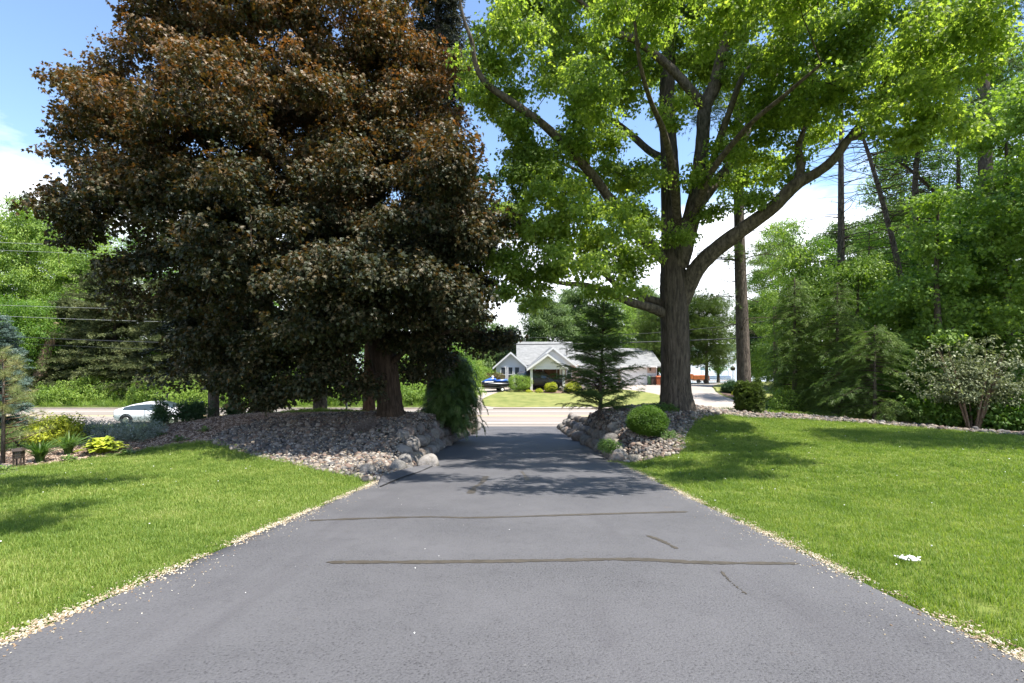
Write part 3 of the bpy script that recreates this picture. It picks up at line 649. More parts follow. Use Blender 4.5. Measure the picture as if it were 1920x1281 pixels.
b, s = trunk_mesh(p, r, flare=0.22, seed=3); tree_part(gm, 'trunk', b, M['bark_grey']); skel += s[30:]
limbs = [
 [(1272, 500, 38, -0.1), (1288, 440, 34, -0.4), (1305, 370, 30, -0.7), (1314, 300, 27, -0.9), (1318, 250, 25, -1.0), (1322, 200, 26, -1.1), (1342, 155, 25, -1.3), (1356, 90, 22, -1.6), (1368, 20, 20, -2.0), (1385, -80, 14, -2.4), (1400, -200, 8, -2.8)],
 [(1322, 205, 20, -1.1), (1295, 170, 18, -1.4), (1262, 132, 16, -1.6), (1225, 100, 14, -2.0), (1190, 74, 14, -2.4), (1150, 60, 13, -2.8), (1118, 30, 10, -3.2), (1082, -5, 8, -3.6), (1050, -60, 6, -4)],
 [(1268, 600, 20, 0), (1284, 548, 34, -0.15), (1306, 505, 33, -0.5), (1340, 470, 30, -0.9), (1400, 425, 27, -1.6), (1450, 388, 25, -2.2), (1490, 348, 23, -2.7), (1530, 325, 19, -3.0), (1562, 300, 17, -3.3), (1590, 262, 15, -3.5), (1625, 220, 14, -3.8), (1655, 165, 13, -4.2), (1680, 110, 11, -4.6), (1710, 60, 8, -5), (1735, -10, 6, -5.4)],
 [(1495, 345, 17, -2.7), (1502, 310, 15, -2.5), (1497, 280, 12, -2.4), (1505, 250, 9, -2.3), (1520, 215, 6, -2.2), (1535, 160, 5, -2)],
 [(1590, 262, 11, -3.5), (1640, 240, 9, -3.9), (1680, 180, 8, -4.4), (1703, 110, 7, -4.9), (1712, 80, 5, -5.2)],
 [(1250, 590, 22, 0), (1222, 578, 18, -0.3), (1180, 566, 15, -0.8), (1140, 548, 13, -1.3), (1100, 535, 10, -1.8), (1060, 532, 8, -2.3), (1020, 525, 6, -2.8)],
 [(1250, 570, 16, 0), (1215, 560, 14, 0.3), (1170, 545, 12, 0.2), (1130, 510, 10, 0), (1085, 470, 7, -0.4), (1060, 430, 5, -0.8)],
 [(1250, 490, 24, 0), (1215, 460, 20, -0.5), (1170, 415, 18, -1.0), (1120, 340, 17, -1.6), (1065, 280, 16, -2.2), (1020, 235, 15, -2.7), (960, 192, 14, -3.2), (915, 160, 12, -3.5), (893, 125, 10, -3.7), (885, 80, 8, -3.9), (868, 30, 6, -4.1), (855, -40, 4, -4.4)],
 [(1252, 300, 16, 0.2), (1220, 285, 13, 0.5), (1180, 250, 12, 0.9), (1140, 222, 9, 1.2), (1100, 215, 6, 1.5)],
 [(1300, 400, 22, 0.2), (1335, 350, 20, 0.8), (1375, 300, 18, 1.3), (1405, 235, 16, 1.8), (1450, 150, 12, 2.3), (1500, 60, 9, 2.7), (1540, 0, 7, 3), (1590, -90, 5, 3.3)],
 [(1287, 470, 12, -0.2), (1340, 290, 14, -1.6), (1366, 215, 12, -2.2), (1395, 140, 10, -2.8), (1440, 100, 8, -3.2), (1500, 40, 6, -3.6), (1560, -30, 4, -4)],
 [(1235, 470, 14, 0.3), (1200, 430, 12, 1.2), (1160, 380, 9, 2.0), (1100, 330, 7, 2.8), (1040, 300, 5, 3.5)],
 [(1270, 420, 18, -0.4), (1262, 330, 15, -2.0), (1245, 250, 12, -3.4), (1220, 190, 9, -4.6), (1200, 120, 7, -5.6), (1190, 40, 5, -6.4)],
 [(1293, 430, 12, -0.5), (1330, 330, 13, -2.4), (1400, 240, 10, -4.2), (1470, 180, 8, -5.8), (1540, 120, 5, -7)],
]
for q, L in enumerate(limbs):
    p, r = px_path(L, D0); b, s = path_tube(p, r, 12, 5, 0.05); tree_part(gm, 'limb', b, M['bark_limb']); skel += s[4:]
gl = [pxlobe(*a) for a in [
 (960, 120, 95, 130, 16, 2.2), (1060, 60, 110, 110, 17, 2.5), (1170, 120, 75, 80, 18.5, 2.2), (950, 300, 60, 80, 16.5, 1.6), (1040, 340, 80, 80, 17, 1.8),
 (1110, 210, 80, 70, 16, 1.6), (1000, 440, 60, 45, 16, 1.3), (1090, 430, 80, 55, 15, 1.6), (1180, 480, 60, 40, 16, 1.3), (1010, 520, 75, 42, 15.5, 1.3), (1150, 340, 80, 60, 19.5, 2.0),
 (1300, 120, 90, 80, 20, 2.4), (1340, 395, 28, 26, 17, 0.7), (1228, 325, 34, 28, 16.6, 0.7), (1262, 455, 26, 20, 16.9, 0.5), (1350, 285, 30, 24, 16.6, 0.6), (1250, 215, 36, 26, 16.5, 0.7), (1300, 330, 22, 18, 16.5, 0.5), (1420, 370, 26, 22, 16, 0.6), (1215, 400, 30, 26, 16.5, 0.6), (1400, 80, 100, 100, 17, 2.6), (1430, 250, 70, 70, 17, 1.8),
 (1500, 130, 100, 90, 15, 2.2), (1590, 60, 100, 80, 14.5, 2.2), (1600, 170, 80, 60, 14.5, 1.8), (1500, 300, 40, 30, 16, 0.9), (1690, 100, 80, 90, 14, 1.8), (1400, 330, 50, 45, 19.5, 1.6), (1560, 230, 50, 35, 17, 1.2),
 (1190, 15, 90, 45, 13.5, 1.8), (1330, 60, 40, 40, 13.0, 1.0), (1450, 10, 90, 45, 12.5, 1.8), (1740, 110, 70, 80, 11.5, 1.4), (1830, 60, 60, 70, 11, 1.2), (1680, 220, 60, 45, 12.5, 1.2), (1770, 230, 50, 40, 12, 1), (1110, 150, 60, 50, 13, 1.2), (1300, -70, 120, 40, 11, 1.6), (1550, -70, 120, 50, 10.5, 1.4), (1190, 400, 50, 40, 15.5, 0.9), (1140, 545, 45, 22, 15, 0.7), (950, 480, 40, 40, 15, 1.0), (1040, 380, 60, 50, 14.5, 1.1),
 (950, 420, 40, 60, 16, 1.2), (1060, 500, 60, 45, 14, 1.0), (970, 560, 45, 22, 15, 0.8), (1000, -60, 130, 90, 17, 3), (1200, -140, 180, 110, 17, 4), (1450, -150, 200, 110, 16, 4), (1650, -70, 120, 80, 14.5, 2.5)]]
gl += [((5.0, 7.0, CZ + 7.4), (2.0, 1.3, 0.6)), ((2.6, 8.0, CZ + 8.2), (1.4, 1.1, 0.6)), ((8.2, 7.6, CZ + 7.8), (1.7, 1.2, 0.6)), ((9.8, 9.0, CZ + 8.4), (1.5, 1.2, 0.6)), ((6.2, 9.4, CZ + 8.8), (2.4, 1.3, 0.6))]
C, pts, az, out = lobes_to_points(gl, 0.50, 12, dens=0.50, shell=0.2)
b = grow(skel, C, 0.007, 0.035, sag=-0.05); tree_part(gm, 'branches', b, M['twig'], kind='stuff')
scatter('crown', 'green_maple', pts - np.array(gm.location), rand_rot(len(pts), az), rng.uniform(0.75, 1.15, len(pts)), gm, kind='stuff', label='bright green leafy crown')

# ---- the purple maple on the left-hand island
rm = thing('maple_tree', 'big purple-leaved maple with bronze top on the stone island left of the driveway', 'tree', P(730, 788, 17.5))
skel = []
p, r = px_path([(732, 795, 52, 0), (732, 778, 48, 0), (728, 740, 42, 0), (722, 690, 44, 0), (712, 640, 46, 0), (690, 590, 36, 0), (660, 520, 28, 0), (630, 420, 24, 0), (600, 300, 18, 0), (590, 150, 12, 0.3), (580, 20, 7, 0.5)], 17.5)
b, s = trunk_mesh(p, r, 24, 8, 0.10, flare=0.2, seed=8); tree_part(rm, 'trunk', b, M['bark_dark']); skel += s[30:]
for L in [[(715, 650, 30, 0), (745, 600, 24, -0.3), (790, 540, 18, -0.6), (830, 470, 12, -0.8), (850, 400, 8, -1)], [(705, 640, 26, 0), (640, 590, 20, -0.6), (560, 560, 15, -1.2), (470, 520, 10, -1.6), (400, 500, 7, -2)],
          [(680, 570, 22, 0), (600, 480, 17, 0.8), (500, 400, 12, 1.2), (380, 320, 9, 1), (280, 270, 6, 0.6)], [(650, 500, 20, 0), (700, 400, 15, 1), (740, 280, 11, 1.5), (770, 150, 7, 2)],
          [(725, 690, 14, 0), (770, 650, 10, -0.5), (830, 625, 8, -0.5), (890, 620, 6, -0.3), (940, 640, 4, 0)], [(640, 460, 14, 0), (520, 300, 10, -1), (420, 180, 8, -1.5), (330, 90, 5, -1.5)]]:
    p, r = px_path(L, 17.5); b, s = path_tube(p, r, 10, 4, 0.05); tree_part(rm, 'limb', b, M['bark_dark']); skel += s[3:]
rl = [pxlobe(*a) for a in [
 (370, 150, 150, 100, 17, 2.8), (560, 60, 240, 130, 18, 3.6), (770, 180, 90, 170, 18.5, 2.6), (480, 260, 280, 130, 16.5, 4.0), (235, 290, 90, 80, 17, 1.9), (195, 250, 60, 45, 17.5, 1.1), (190, 170, 60, 50, 17.5, 1.2), (330, 60, 80, 60, 17.8, 2), (205, 370, 80, 60, 17, 1.5), (470, 728, 95, 26, 15, 1.0), (385, 690, 60, 36, 15.6, 1.0), (640, 712, 60, 24, 15.2, 0.8),
 (740, 340, 150, 120, 16.5, 3.2), (300, 420, 170, 90, 16.5, 3.0), (520, 420, 200, 110, 15.5, 3.2), (830, 450, 100, 110, 16.5, 2.4), (320, 520, 110, 55, 16, 2.0), (560, 560, 150, 90, 15.2, 2.8), (730, 540, 130, 80, 15.2, 2.4), (860, 560, 80, 60, 16.5, 1.8),
 (430, 660, 85, 50, 15, 1.6), (560, 670, 100, 60, 15, 1.6), (520, 725, 60, 28, 14.8, 1.0), (660, 610, 90, 40, 14.6, 1.4), (840, 640, 90, 40, 17, 1.6), (770, 470, 110, 70, 13.6, 1.6), (880, 400, 60, 80, 14, 1.5), (650, 520, 110, 55, 13.2, 1.5), (830, 320, 80, 70, 13.5, 1.5), (930, 640, 40, 25, 17, 0.8), (800, 690, 60, 35, 18.5, 1.2), (560, -90, 260, 120, 18, 3.6), (400, 0, 100, 60, 18, 2), (720, 500, 100, 60, 12.4, 1.1), (820, 560, 75, 40, 12.6, 1.0), (620, 580, 90, 40, 12.8, 1.1), (640, 250, 200, 120, 20, 3)]]
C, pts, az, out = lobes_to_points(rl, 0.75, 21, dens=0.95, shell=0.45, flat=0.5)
b = grow(skel, C, 0.008, 0.05, sag=-0.03); tree_part(rm, 'branches', b, M['twig'], kind='stuff')
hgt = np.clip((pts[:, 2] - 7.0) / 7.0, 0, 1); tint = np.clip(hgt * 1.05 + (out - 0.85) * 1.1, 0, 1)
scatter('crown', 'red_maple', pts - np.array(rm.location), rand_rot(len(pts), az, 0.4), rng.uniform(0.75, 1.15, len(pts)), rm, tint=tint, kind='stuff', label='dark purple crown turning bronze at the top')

# ---- generic trees
def broadleaf(name, label, px, d, base_y, top_y, half_px, key='wood', group=None, trunk_w=0.35, bark='bark_pine', clump=1.2, per=12, dens=0.7, lean=0, lobes=None, seed=0, sc=1.0, low=0.25, depth=None):
    global rng; rng = np.random.default_rng(1000 + seed); random.seed(seed)
    zb = h1(X(px, d), d) if base_y is None else P(px, base_y, d).z
    loc = Vector((X(px, d), d, zb)); t_ = thing(name, label, 'tree', loc, 0, group); top = P(px, top_y, d).z; hh = top - zb; hw = half_px / F * d; dep = depth or hw
    p = [loc + Vector((0, 0, -0.2)), loc + Vector((lean * .3, 0, hh * 0.3)), loc + Vector((lean * .7, 0.1, hh * 0.6)), loc + Vector((lean, 0, hh * 0.92))]
    b, s = trunk_mesh(p, [trunk_w * .62, trunk_w * 0.45, trunk_w * 0.28, 0.03], 12, 6, 0.05, 0.12, seed); tree_part(t_, 'trunk', b, M[bark])
    if lobes is None:
        lobes = []; k = 9
        for i in range(k):
            f = low + (0.97 - low) * (i + 0.5) / k; a = i * 2.4 + seed; w = math.sin(math.pi * min(1, (f - low) / (1 - low) * 0.82 + 0.16)) ** 0.7
            rr = hw * (0.50 + 0.15 * random.random()) * (0.6 + 0.4 * w); off = max(0, hw * w - rr)
            lobes.append(((loc.x + lean * f + off * math.cos(a), loc.y + off * math.sin(a) * dep / hw, zb + hh * f), (rr, rr * dep / hw, rr * 0.75)))
    C, pts, az, out = lobes_to_points(lobes, clump, per, dens=dens, shell=0.35)
    b = grow([q for q in s[6:]], C, 0.012, 0.07, 0.0); tree_part(t_, 'branches', b, M['twig'], kind='stuff')
    scatter('crown', key, pts - np.array(loc), rand_rot(len(pts), az), rng.uniform(0.8, 1.2, len(pts)) * sc, t_, kind='stuff')
    return t_
def conifer(name, label, px, d, base_y, top_y, half_px, key='hemlock', group=None, bark='bark_pine', gap=0.28, perw=5, droop=0.15, start=0.05, step=0.22, sc=1.0, seed=0, trunk_w=None, ragged=0.25, up=0.0, shape=1.0, lean=0, dense=1):
    global rng; rng = np.random.default_rng(2000 + seed); random.seed(seed)
    zb = h1(X(px, d), d) if base_y is None else P(px, base_y, d).z
    loc = Vector((X(px, d), d, zb)); t_ = thing(name, label, 'tree', loc, 0, group); hh = P(px, top_y, d).z - zb; hw = half_px / F * d
    tw = trunk_w or max(0.06, hh * 0.022)
    b, s = trunk_mesh([(0, 0, -0.15), (lean * .3, 0, hh * .3), (lean * .65, 0, hh * .65), (lean, 0, hh)], [tw, tw * .75, tw * .45, 0.015], 10, 5, 0.04, 0.1, seed)
    b.build('trunk', M[bark], t_, True)
    bb = MB(); pts = []; az = []; pit = []; ss = []; z = hh * start
    while z < hh * 0.985:
        f = z / hh; L0 = hw * ((1 - f) ** shape) * (1.0 if f > start + 0.06 else 0.8) + 0.10
        for k in range(perw):
            a = random.uniform(0, 6.283); L = L0 * random.uniform(1 - ragged * 1.6, 1 + ragged * 0.5); c0 = Vector((lean * f, 0, z + random.uniform(-gap, gap) * .5)); n = max(2, int(L / step)); P_ = [c0]
            rise = up + random.gauss(0, 0.08)
            for q in range(1, n + 1):
                g_ = q / n; P_.append(c0 + Vector((math.cos(a) * L * g_, math.sin(a) * L * g_, L * (rise * g_ - droop * g_ * g_))))
            bb.tube([P_[0], P_[len(P_) // 2], P_[-1]], [0.010 + L * 0.008, 0.007 + L * 0.004, 0.003], 4, False)
            for q in range(1, n + 1):
                g_ = q / n
                if g_ < 0.18 and L > 1: continue
                for side in ((-1, 1) if q < n else (0,)):
                  for _ in range(dense):
                    pts.append(P_[q] + Vector((random.gauss(0, .03), random.gauss(0, .03), random.gauss(0, .03)))); az.append(a + side * random.uniform(0.5, 1.1)); pit.append(-(rise - 2 * droop * g_) * 0.8 + random.gauss(0, 0.14)); ss.append(sc * (0.65 + 0.5 * (1 - g_ * 0.4)) * random.uniform(0.8, 1.15) * min(1, 0.45 + L * 0.8))
        z += gap * random.uniform(0.8, 1.2) * (1 - 0.35 * f)
    bb.build('branches', M['twig'], t_, True, kind='stuff')
    n = len(pts); rot = np.stack([rng.normal(0, 0.25, n), np.array(pit), np.array(az)], 1)
    scatter('crown', key, [tuple(q) for q in pts], rot, ss, t_, kind='stuff')
    return t_

# on the islands
conifer('hemlock_tree', 'young dark hemlock standing at the corner of the right stone wall', 1125, 20, 776, 562, 76, 'hemlock', gap=0.15, perw=7, droop=0.10, up=0.42, start=0.05, ragged=0.6, seed=6, sc=0.9, shape=0.7, lean=0.15, step=0.17, trunk_w=0.09)
conifer('yew_tree', 'low dark evergreen drooping over the left boulder wall', 845, 21, 790, 655, 62, 'yew', gap=0.16, perw=8, droop=0.5, up=0.35, start=0.02, seed=2, shape=0.45, sc=0.9)
# right side hemlocks and wood
conifer('hemlock_tree', 'big dark hemlock with sweeping lower boughs right of the pine trunks', 1570, 21.5, None, 530, 95, 'hemlock_light', gap=0.24, perw=6, droop=0.30, up=0.15, start=0.05, seed=3, shape=0.65, sc=1.0, ragged=0.45)
conifer('hemlock_tree', 'lower pale green hemlock reaching towards the lawn', 1640, 18.8, None, 610, 95, 'hemlock_light', gap=0.20, perw=6, droop=0.30, up=0.12, start=0.10, seed=4, shape=0.5, sc=0.9, ragged=0.45)
conifer('hemlock_tree', 'narrow hemlock between the utility pole and the big hemlock', 1490, 23, None, 520, 60, 'hemlock_light', gap=0.24, perw=6, droop=0.3, up=0.15, start=0.04, seed=5, shape=0.5, sc=1.1)
# pine trunk beside the green maple, bare lower limbs
def bare_pine(name, label, path_px, d0, twigs, seed, bark='bark_pine', group=None, crown=None, key='pine'):
    random.seed(seed); global rng; rng = np.random.default_rng(seed)
    p, r = px_path(path_px, d0); loc = Vector((p[0].x, p[0].y, h1(p[0].x, p[0].y))); p[0].z = loc.z - 0.2
    t_ = thing(name, label, 'tree', loc, 0, group); b, s = trunk_mesh(p, r, 14, 6, 0.05, 0.15, seed); tree_part(t_, 'trunk', b, M[bark])
    bb = MB(); z0 = twigs[0]; n = twigs[1]; Lm = twigs[2]; s_ = [q for q in s if q[2] > z0]
    for i in range(n):
        c0 = Vector(random.choice(s_)) + Vector((0, 0, random.uniform(-.3, .3))); a = random.uniform(0, 6.283); L = Lm * random.uniform(0.3, 1); k = 4; P_ = [c0]; zz = 0
        for q in range(1, k + 1):
            a += random.gauss(0, 0.25); P_.append(P_[-1] + Vector((math.cos(a), math.sin(a), random.gauss(0.05, 0.22))) * L / k)
            if q > 1 and random.random() < 0.8:
                a2 = a + random.choice((-1, 1)) * random.uniform(0.5, 1); e = P_[-1] + Vector((math.cos(a2), math.sin(a2), random.gauss(-.1, .3))) * L * 0.35; bb.tube([P_[-1], (P_[-1] + e) / 2 + Vector((0, 0, .05)), e], [0.010, 0.007, 0.003], 4, False)
        bb.tube(P_, [0.028 * L / Lm + .01, .018, .012, .008, .004], 4, False)
    tree_part(t_, 'branches', bb, M['twig'], kind='stuff')
    if crown:
        C, pts, az, out = lobes_to_points([pxlobe(*a) for a in crown], 0.8, 12, 0.7, 0.3, 0.35)
        b = grow(s_, C, 0.01, 0.05, 0.0); tree_part(t_, 'branches', b, M['twig'], kind='stuff')
        scatter('crown', key, pts - np.array(loc), rand_rot(len(pts), az), rng.uniform(.8, 1.2, len(pts)), t_, kind='stuff')
    return t_
bare_pine('pine_tree', 'straight pine trunk with dead side branches just right of the green maple', [(1396, 775, 28, 0), (1395, 720, 25, 0), (1392, 620, 22, 0), (1388, 500, 20, 0), (1385, 380, 17, 0), (1384, 250, 14, 0), (1384, 120, 10, 0), (1386, 0, 7, 0)], 20.8, (5, 60, 2.6), 11, crown=[(1340, 560, 40, 12, 20.8, 1.2), (1400, 470, 60, 20, 20.8, 1.0), (1330, 210, 70, 40, 21, 1.4), (1420, 150, 80, 50, 21, 1.6)])
bare_pine('pine_tree', 'reddish pine trunk standing behind the purple maple trunk', [(692, 790, 24, 0), (692, 730, 20, 0), (693, 650, 18, 0), (700, 500, 16, 0), (705, 300, 12, 0), (708, 100, 8, 0)], 20.5, (6, 30, 2.0), 12, 'bark_red')
bare_pine('pine_tree', 'thick reddish-brown trunk left of the island under the purple crown', [(490, 770, 34, 0), (492, 730, 28, 0), (496, 670, 25, 0), (500, 560, 22, 0), (505, 400, 18, 0), (510, 200, 10, 0)], 21, (6, 30, 2.5), 13, 'bark_dark')
for q, (a, lab) in enumerate([
   ([(1575, 760, 26, 0), (1576, 600, 20, 0), (1577, 450, 16, 0), (1577, 330, 13, 0), (1578, 200, 9, 0), (1580, 60, 6, 0)], 'straight dark trunk with bare twigs rising from the big hemlock'),
   ([(1720, 770, 22, 0), (1705, 620, 16, 0), (1680, 480, 13, 0), (1655, 380, 11, 0), (1632, 300, 9, 0), (1615, 250, 6, 0)], 'thin leaning bare trunk slanting up to the left in the right wood'),
   ([(1745, 770, 26, 0), (1738, 600, 20, 0), (1722, 450, 16, 0), (1716, 350, 13, 0), (1722, 260, 10, 0), (1726, 120, 6, 0)], 'bare grey trunk nearly upright behind the leaning one'),
   ([(1880, 780, 26, 0), (1850, 600, 19, 0), (1815, 480, 15, 0), (1790, 400, 12, 0), (1720, 330, 8, 0), (1680, 300, 5, 0)], 'crooked bare tree bending left above the pale shrub'),
   ([(1930, 780, 24, 0), (1900, 560, 18, 0), (1860, 330, 13, 0), (1850, 200, 10, 0), (1800, 110, 7, 0), (1790, 10, 4, 0)], 'bare-limbed trunk by the right edge of the wood')]):
    a = [(u, v, w * 0.72, e) for u, v, w, e in a]; bare_pine('bare_tree', lab, a, 26 + q * 0.8, (6, 110, 3.8), 20 + q)
# leafy wood on the right
W = [ (1500, 26, 440, 60, 'bright', 'bright green tree directly behind the narrow hemlock'), (1610, 24.5, 470, 70, 'bright', 'fresh green tree standing between the two hemlocks'), (1690, 22.5, 520, 60, 'bright_near', 'low leafy green tree right of the lower hemlock'), (1850, 21, 420, 80, 'bright_near', 'bright leafy tree directly above the pale shrub'), (1460, 52, 420, 80, 'bright', 'tall pale tree far behind the utility pole'), (1800, 27, -60, 150, 'wood', 'very tall leafy tree behind the crooked bare tree'), (1690, 36, 250, 110, 'bright', 'pale green tree between the bare trunks'), (1760, 19, 330, 70, 'bright_near', 'sunny green tree leaning over the pale shrub'), (1520, 34, 430, 70, 'wood', 'mid green tree behind the narrow hemlock'), (1630, 31, 400, 75, 'wood', 'dense green tree behind the big hemlock'), (1740, 27, 450, 95, 'wood', 'broad green tree in the middle of the right wood'),
      (1800, 22, 380, 90, 'wood_near', 'leafy tree behind the pale shrub'), (1890, 20, 130, 110, 'bright_near', 'sunlit bright green tree at the right edge'), (1990, 17.5, 60, 130, 'bright_near', 'large light green tree partly beyond the right edge'),
      (1470, 42, 400, 60, 'bright', 'pale green tree beyond the utility pole'), (1860, 33, 60, 140, 'wood', 'tall dark green tree far back in the right wood'), (1700, 40, 380, 120, 'wood', 'wide green tree at the back of the right wood'), (1590, 46, 420, 110, 'far', 'hazy light green tree across the road on the right')]
for q, (px, d, ty, hp, key, lab) in enumerate(W):
    near = 'near' in key; broadleaf('broadleaf_tree', lab, px, d, None, ty, hp, key, 'trees of the wood on the right', seed=30 + q, clump=0.75 if near else 1.15, per=16, dens=1.0 if near else 0.85, low=0.10, trunk_w=0.3, depth=min(hp / F * d, 3.5))
for q, (px, d, ty, hp, lab) in enumerate([(1850, 24, -120, 150, 'tall pine with dark needles above the right wood'), (1990, 22, -200, 160, 'tall dark pine rising beyond the right edge')]):
    bare_pine('pine_tree', lab, [(px, 780, 30, 0), (px, 500, 24, 0), (px - 5, 200, 18, 0), (px - 8, -150, 8, 0)], d, (8, 30, 3), 50 + q, crown=[(px - 40, 40, 80, 40, d, 2), (px + 40, 120, 80, 35, d, 2), (px - 20, -60, 110, 50, d, 2.5), (px + 20, 210, 70, 30, d, 2)], key='pine')
broadleaf('broadleaf_tree', 'leafy tree just beyond the right edge shading the lawn', 2430, 10.5, None, -700, 260, 'wood_near', seed=59, clump=0.8, per=12, dens=0.6, low=0.35, depth=2.6)
broadleaf('broadleaf_tree', 'tall leafy tree beyond the left edge whose high branches shade the left lawn', -6240, 1.0, None, -9500, 2700, 'green_maple', seed=58, clump=0.6, per=11, dens=0.8, lobes=[((-5.0, 7.2, 13.2), (1.9, 0.9, 0.4)), ((-1.9, 3.9, 13.4), (1.3, 0.7, 0.4)), ((-4.0, 5.2, 13.4), (0.9, 0.5, 0.3)), ((-8, 2.5, 13.5), (2.5, 2.2, 1.6)), ((-7.5, 0, 15), (2.5, 2.5, 1.6))])
# understory
def shrub(name, label, px, d, base_y, rx, rz, key, n, material='twig', ry=None, sc=1.0, group=None, cat='shrub', stems=5, lift=0.0, sharp=0.25, seed=0, flatbot=0.55):
    """rx, rz: half width and height in metres"""
    global rng; rng = np.random.default_rng(3000 + seed); random.seed(seed)
    x = X(px, d); zb = h1(x, d) if base_y is None else P(px, base_y, d).z; t_ = thing(name, label, cat, (x, d, zb), 0, group); ry = ry or rx
    v = rng.normal(size=(n, 3)); v /= np.linalg.norm(v, axis=1)[:, None]; rad = 1 - sharp * rng.random(n) ** 1.5
    la = 0.03 if key == 'box' else 0.10; lum = 1 + la * np.sin(v[:, 0] * 5 + seed) + la * np.sin(v[:, 1] * 6 + v[:, 2] * 5 + seed * 2)
    p = v * rad[:, None] * lum[:, None]; p[:, 2] = np.where(p[:, 2] < 0, p[:, 2] * flatbot, p[:, 2])
    p = p * np.array([rx, ry, rz / (1 + flatbot)]); p[:, 2] += rz * flatbot / (1 + flatbot) + lift + 0.02
    b = MB()
    for i in range(stems):
        a = random.uniform(0, 6.28); e = Vector((math.cos(a) * rx * .6, math.sin(a) * ry * .6, lift + rz * random.uniform(.5, .9))); s = Vector((math.cos(a) * rx * .08, math.sin(a) * ry * .08, -0.03))
        b.tube([s, s.lerp(e, .45) + Vector((0, 0, rz * .1)), e], [0.02 + rx * .012, 0.014 + rx * .007, 0.004], 5, False)
    b.build('stems', M[material], t_, True)
    scatter('foliage', key, p, np.stack([rng.normal(0, .4, n), rng.normal(0, .4, n), np.arctan2(v[:, 1], v[:, 0])], 1), rng.uniform(.8, 1.2, n) * sc, t_, kind='stuff')
    return t_
shrub('boxwood_shrub', 'round clipped bright green boxwood on the right stone bed', 1214, 14.9, 815, 0.60, 0.84, 'box', 2200, sharp=0.16, seed=1, flatbot=0.75, sc=0.9)
shrub('low_plant', 'small grey-green plant at the foot of the boxwood', 1250, 14.6, 822, 0.28, 0.2, 'groundcover', 60, seed=2, cat='plant')
shrub('groundcover_plant', 'leafy green plant at the foot of the big grey trunk', 1240, 17.9, 772, 0.55, 0.25, 'groundcover', 160, ry=0.3, seed=3, cat='plant')
shrub('groundcover_plant', 'bright green plant creeping over the right wall boulders', 1142, 14.5, 845, 0.28, 0.30, 'groundcover', 110, seed=4, cat='plant')
shrub('arborvitae_shrub', 'dark green upright evergreen hugging the pine trunk', 1405, 20.0, 782, 0.36, 1.45, 'arbor', 900, ry=0.34, sc=1.5, sharp=0.2, seed=5, flatbot=0.9)
rh = shrub('large_shrub', 'pale-leaved shrub on many bare stems in the right wood edge', 1825, 16.6, None, 1.8, 2.5, 'rhodo', 520, 'bark_pale', stems=14, lift=0.75, sharp=0.95, seed=6, ry=1.3)
shrub('dry_shrub', 'small dry grey heather with green shoots on the left stone bed', 686, 15.6, 815, 0.36, 0.45, 'heather', 70, stems=3, seed=7)
shrub('groundcover_plant', 'low green shoots around the dry heather', 690, 15.3, 824, 0.40, 0.22, 'groundcover', 60, seed=8, cat='plant')
shrub('weed_plant', 'leafy weed in the lawn corner beside the left stones', 425, 13.9, 858, 0.42, 0.30, 'groundcover', 120, seed=9, cat='plant')
for q, (px, d, w, h_, key, lab) in enumerate([(1500, 24, 1.3, 2.0, 'shrub', 'light green bush left of the hemlocks'), (1720, 21.5, 1.6, 2.4, 'wood', 'dark bush behind the low hemlock'), (1790, 20, 1.6, 2.6, 'wood', 'dark green bush left of the pale shrub'), (1900, 18, 1.6, 2.4, 'wood', 'dark green bush right of the pale shrub'),
      (1650, 24, 1.8, 2.6, 'wood', 'dark bush deep between the hemlocks'), (1960, 16.6, 1.6, 2.2, 'wood_near', 'leafy bush at the right picture edge'), (1850, 21, 2.0, 3.6, 'wood', 'tall bush above the pale shrub'), (1470, 22.2, 0.6, 1.4, 'shrub', 'small multi-stemmed bush beside the utility pole'), (1765, 17.6, 0.9, 1.5, 'wood_near', 'leafy low bush touching the left side of the pale shrub'), (1895, 16.6, 0.9, 1.3, 'wood_near', 'leafy low bush touching the right side of the pale shrub')]):
    shrub('woodland_shrub', lab, px, d, None, w, h_, key, int(260 * w * h_ / 2.5), seed=60 + q, sharp=0.5, group='bushes of the right wood', sc=0.9)
for q, px in enumerate([-40, 60, 160, 260, 350, 430, 520, 600, 680, 760, 840]):
    shrub('thicket_shrub', 'tall green thicket bush across the road, ' + ['beyond the left edge', 'behind the leaning trunk', 'left of the cedars', 'under the first cedar', 'behind the white car', 'right of the white car', 'behind the thick reddish trunk', 'left of the grey post', 'behind the thin reddish trunk', 'right of the purple maple trunk', 'left of the concrete drive'][q], px, 47 + q % 3, None, 2.9, 4.2 + (q % 3) * 0.5, 'bright' if q % 3 == 0 else 'wood', 300, seed=260 + q, sc=1.3, sharp=0.4, group='thicket across the road')
random.seed(5)
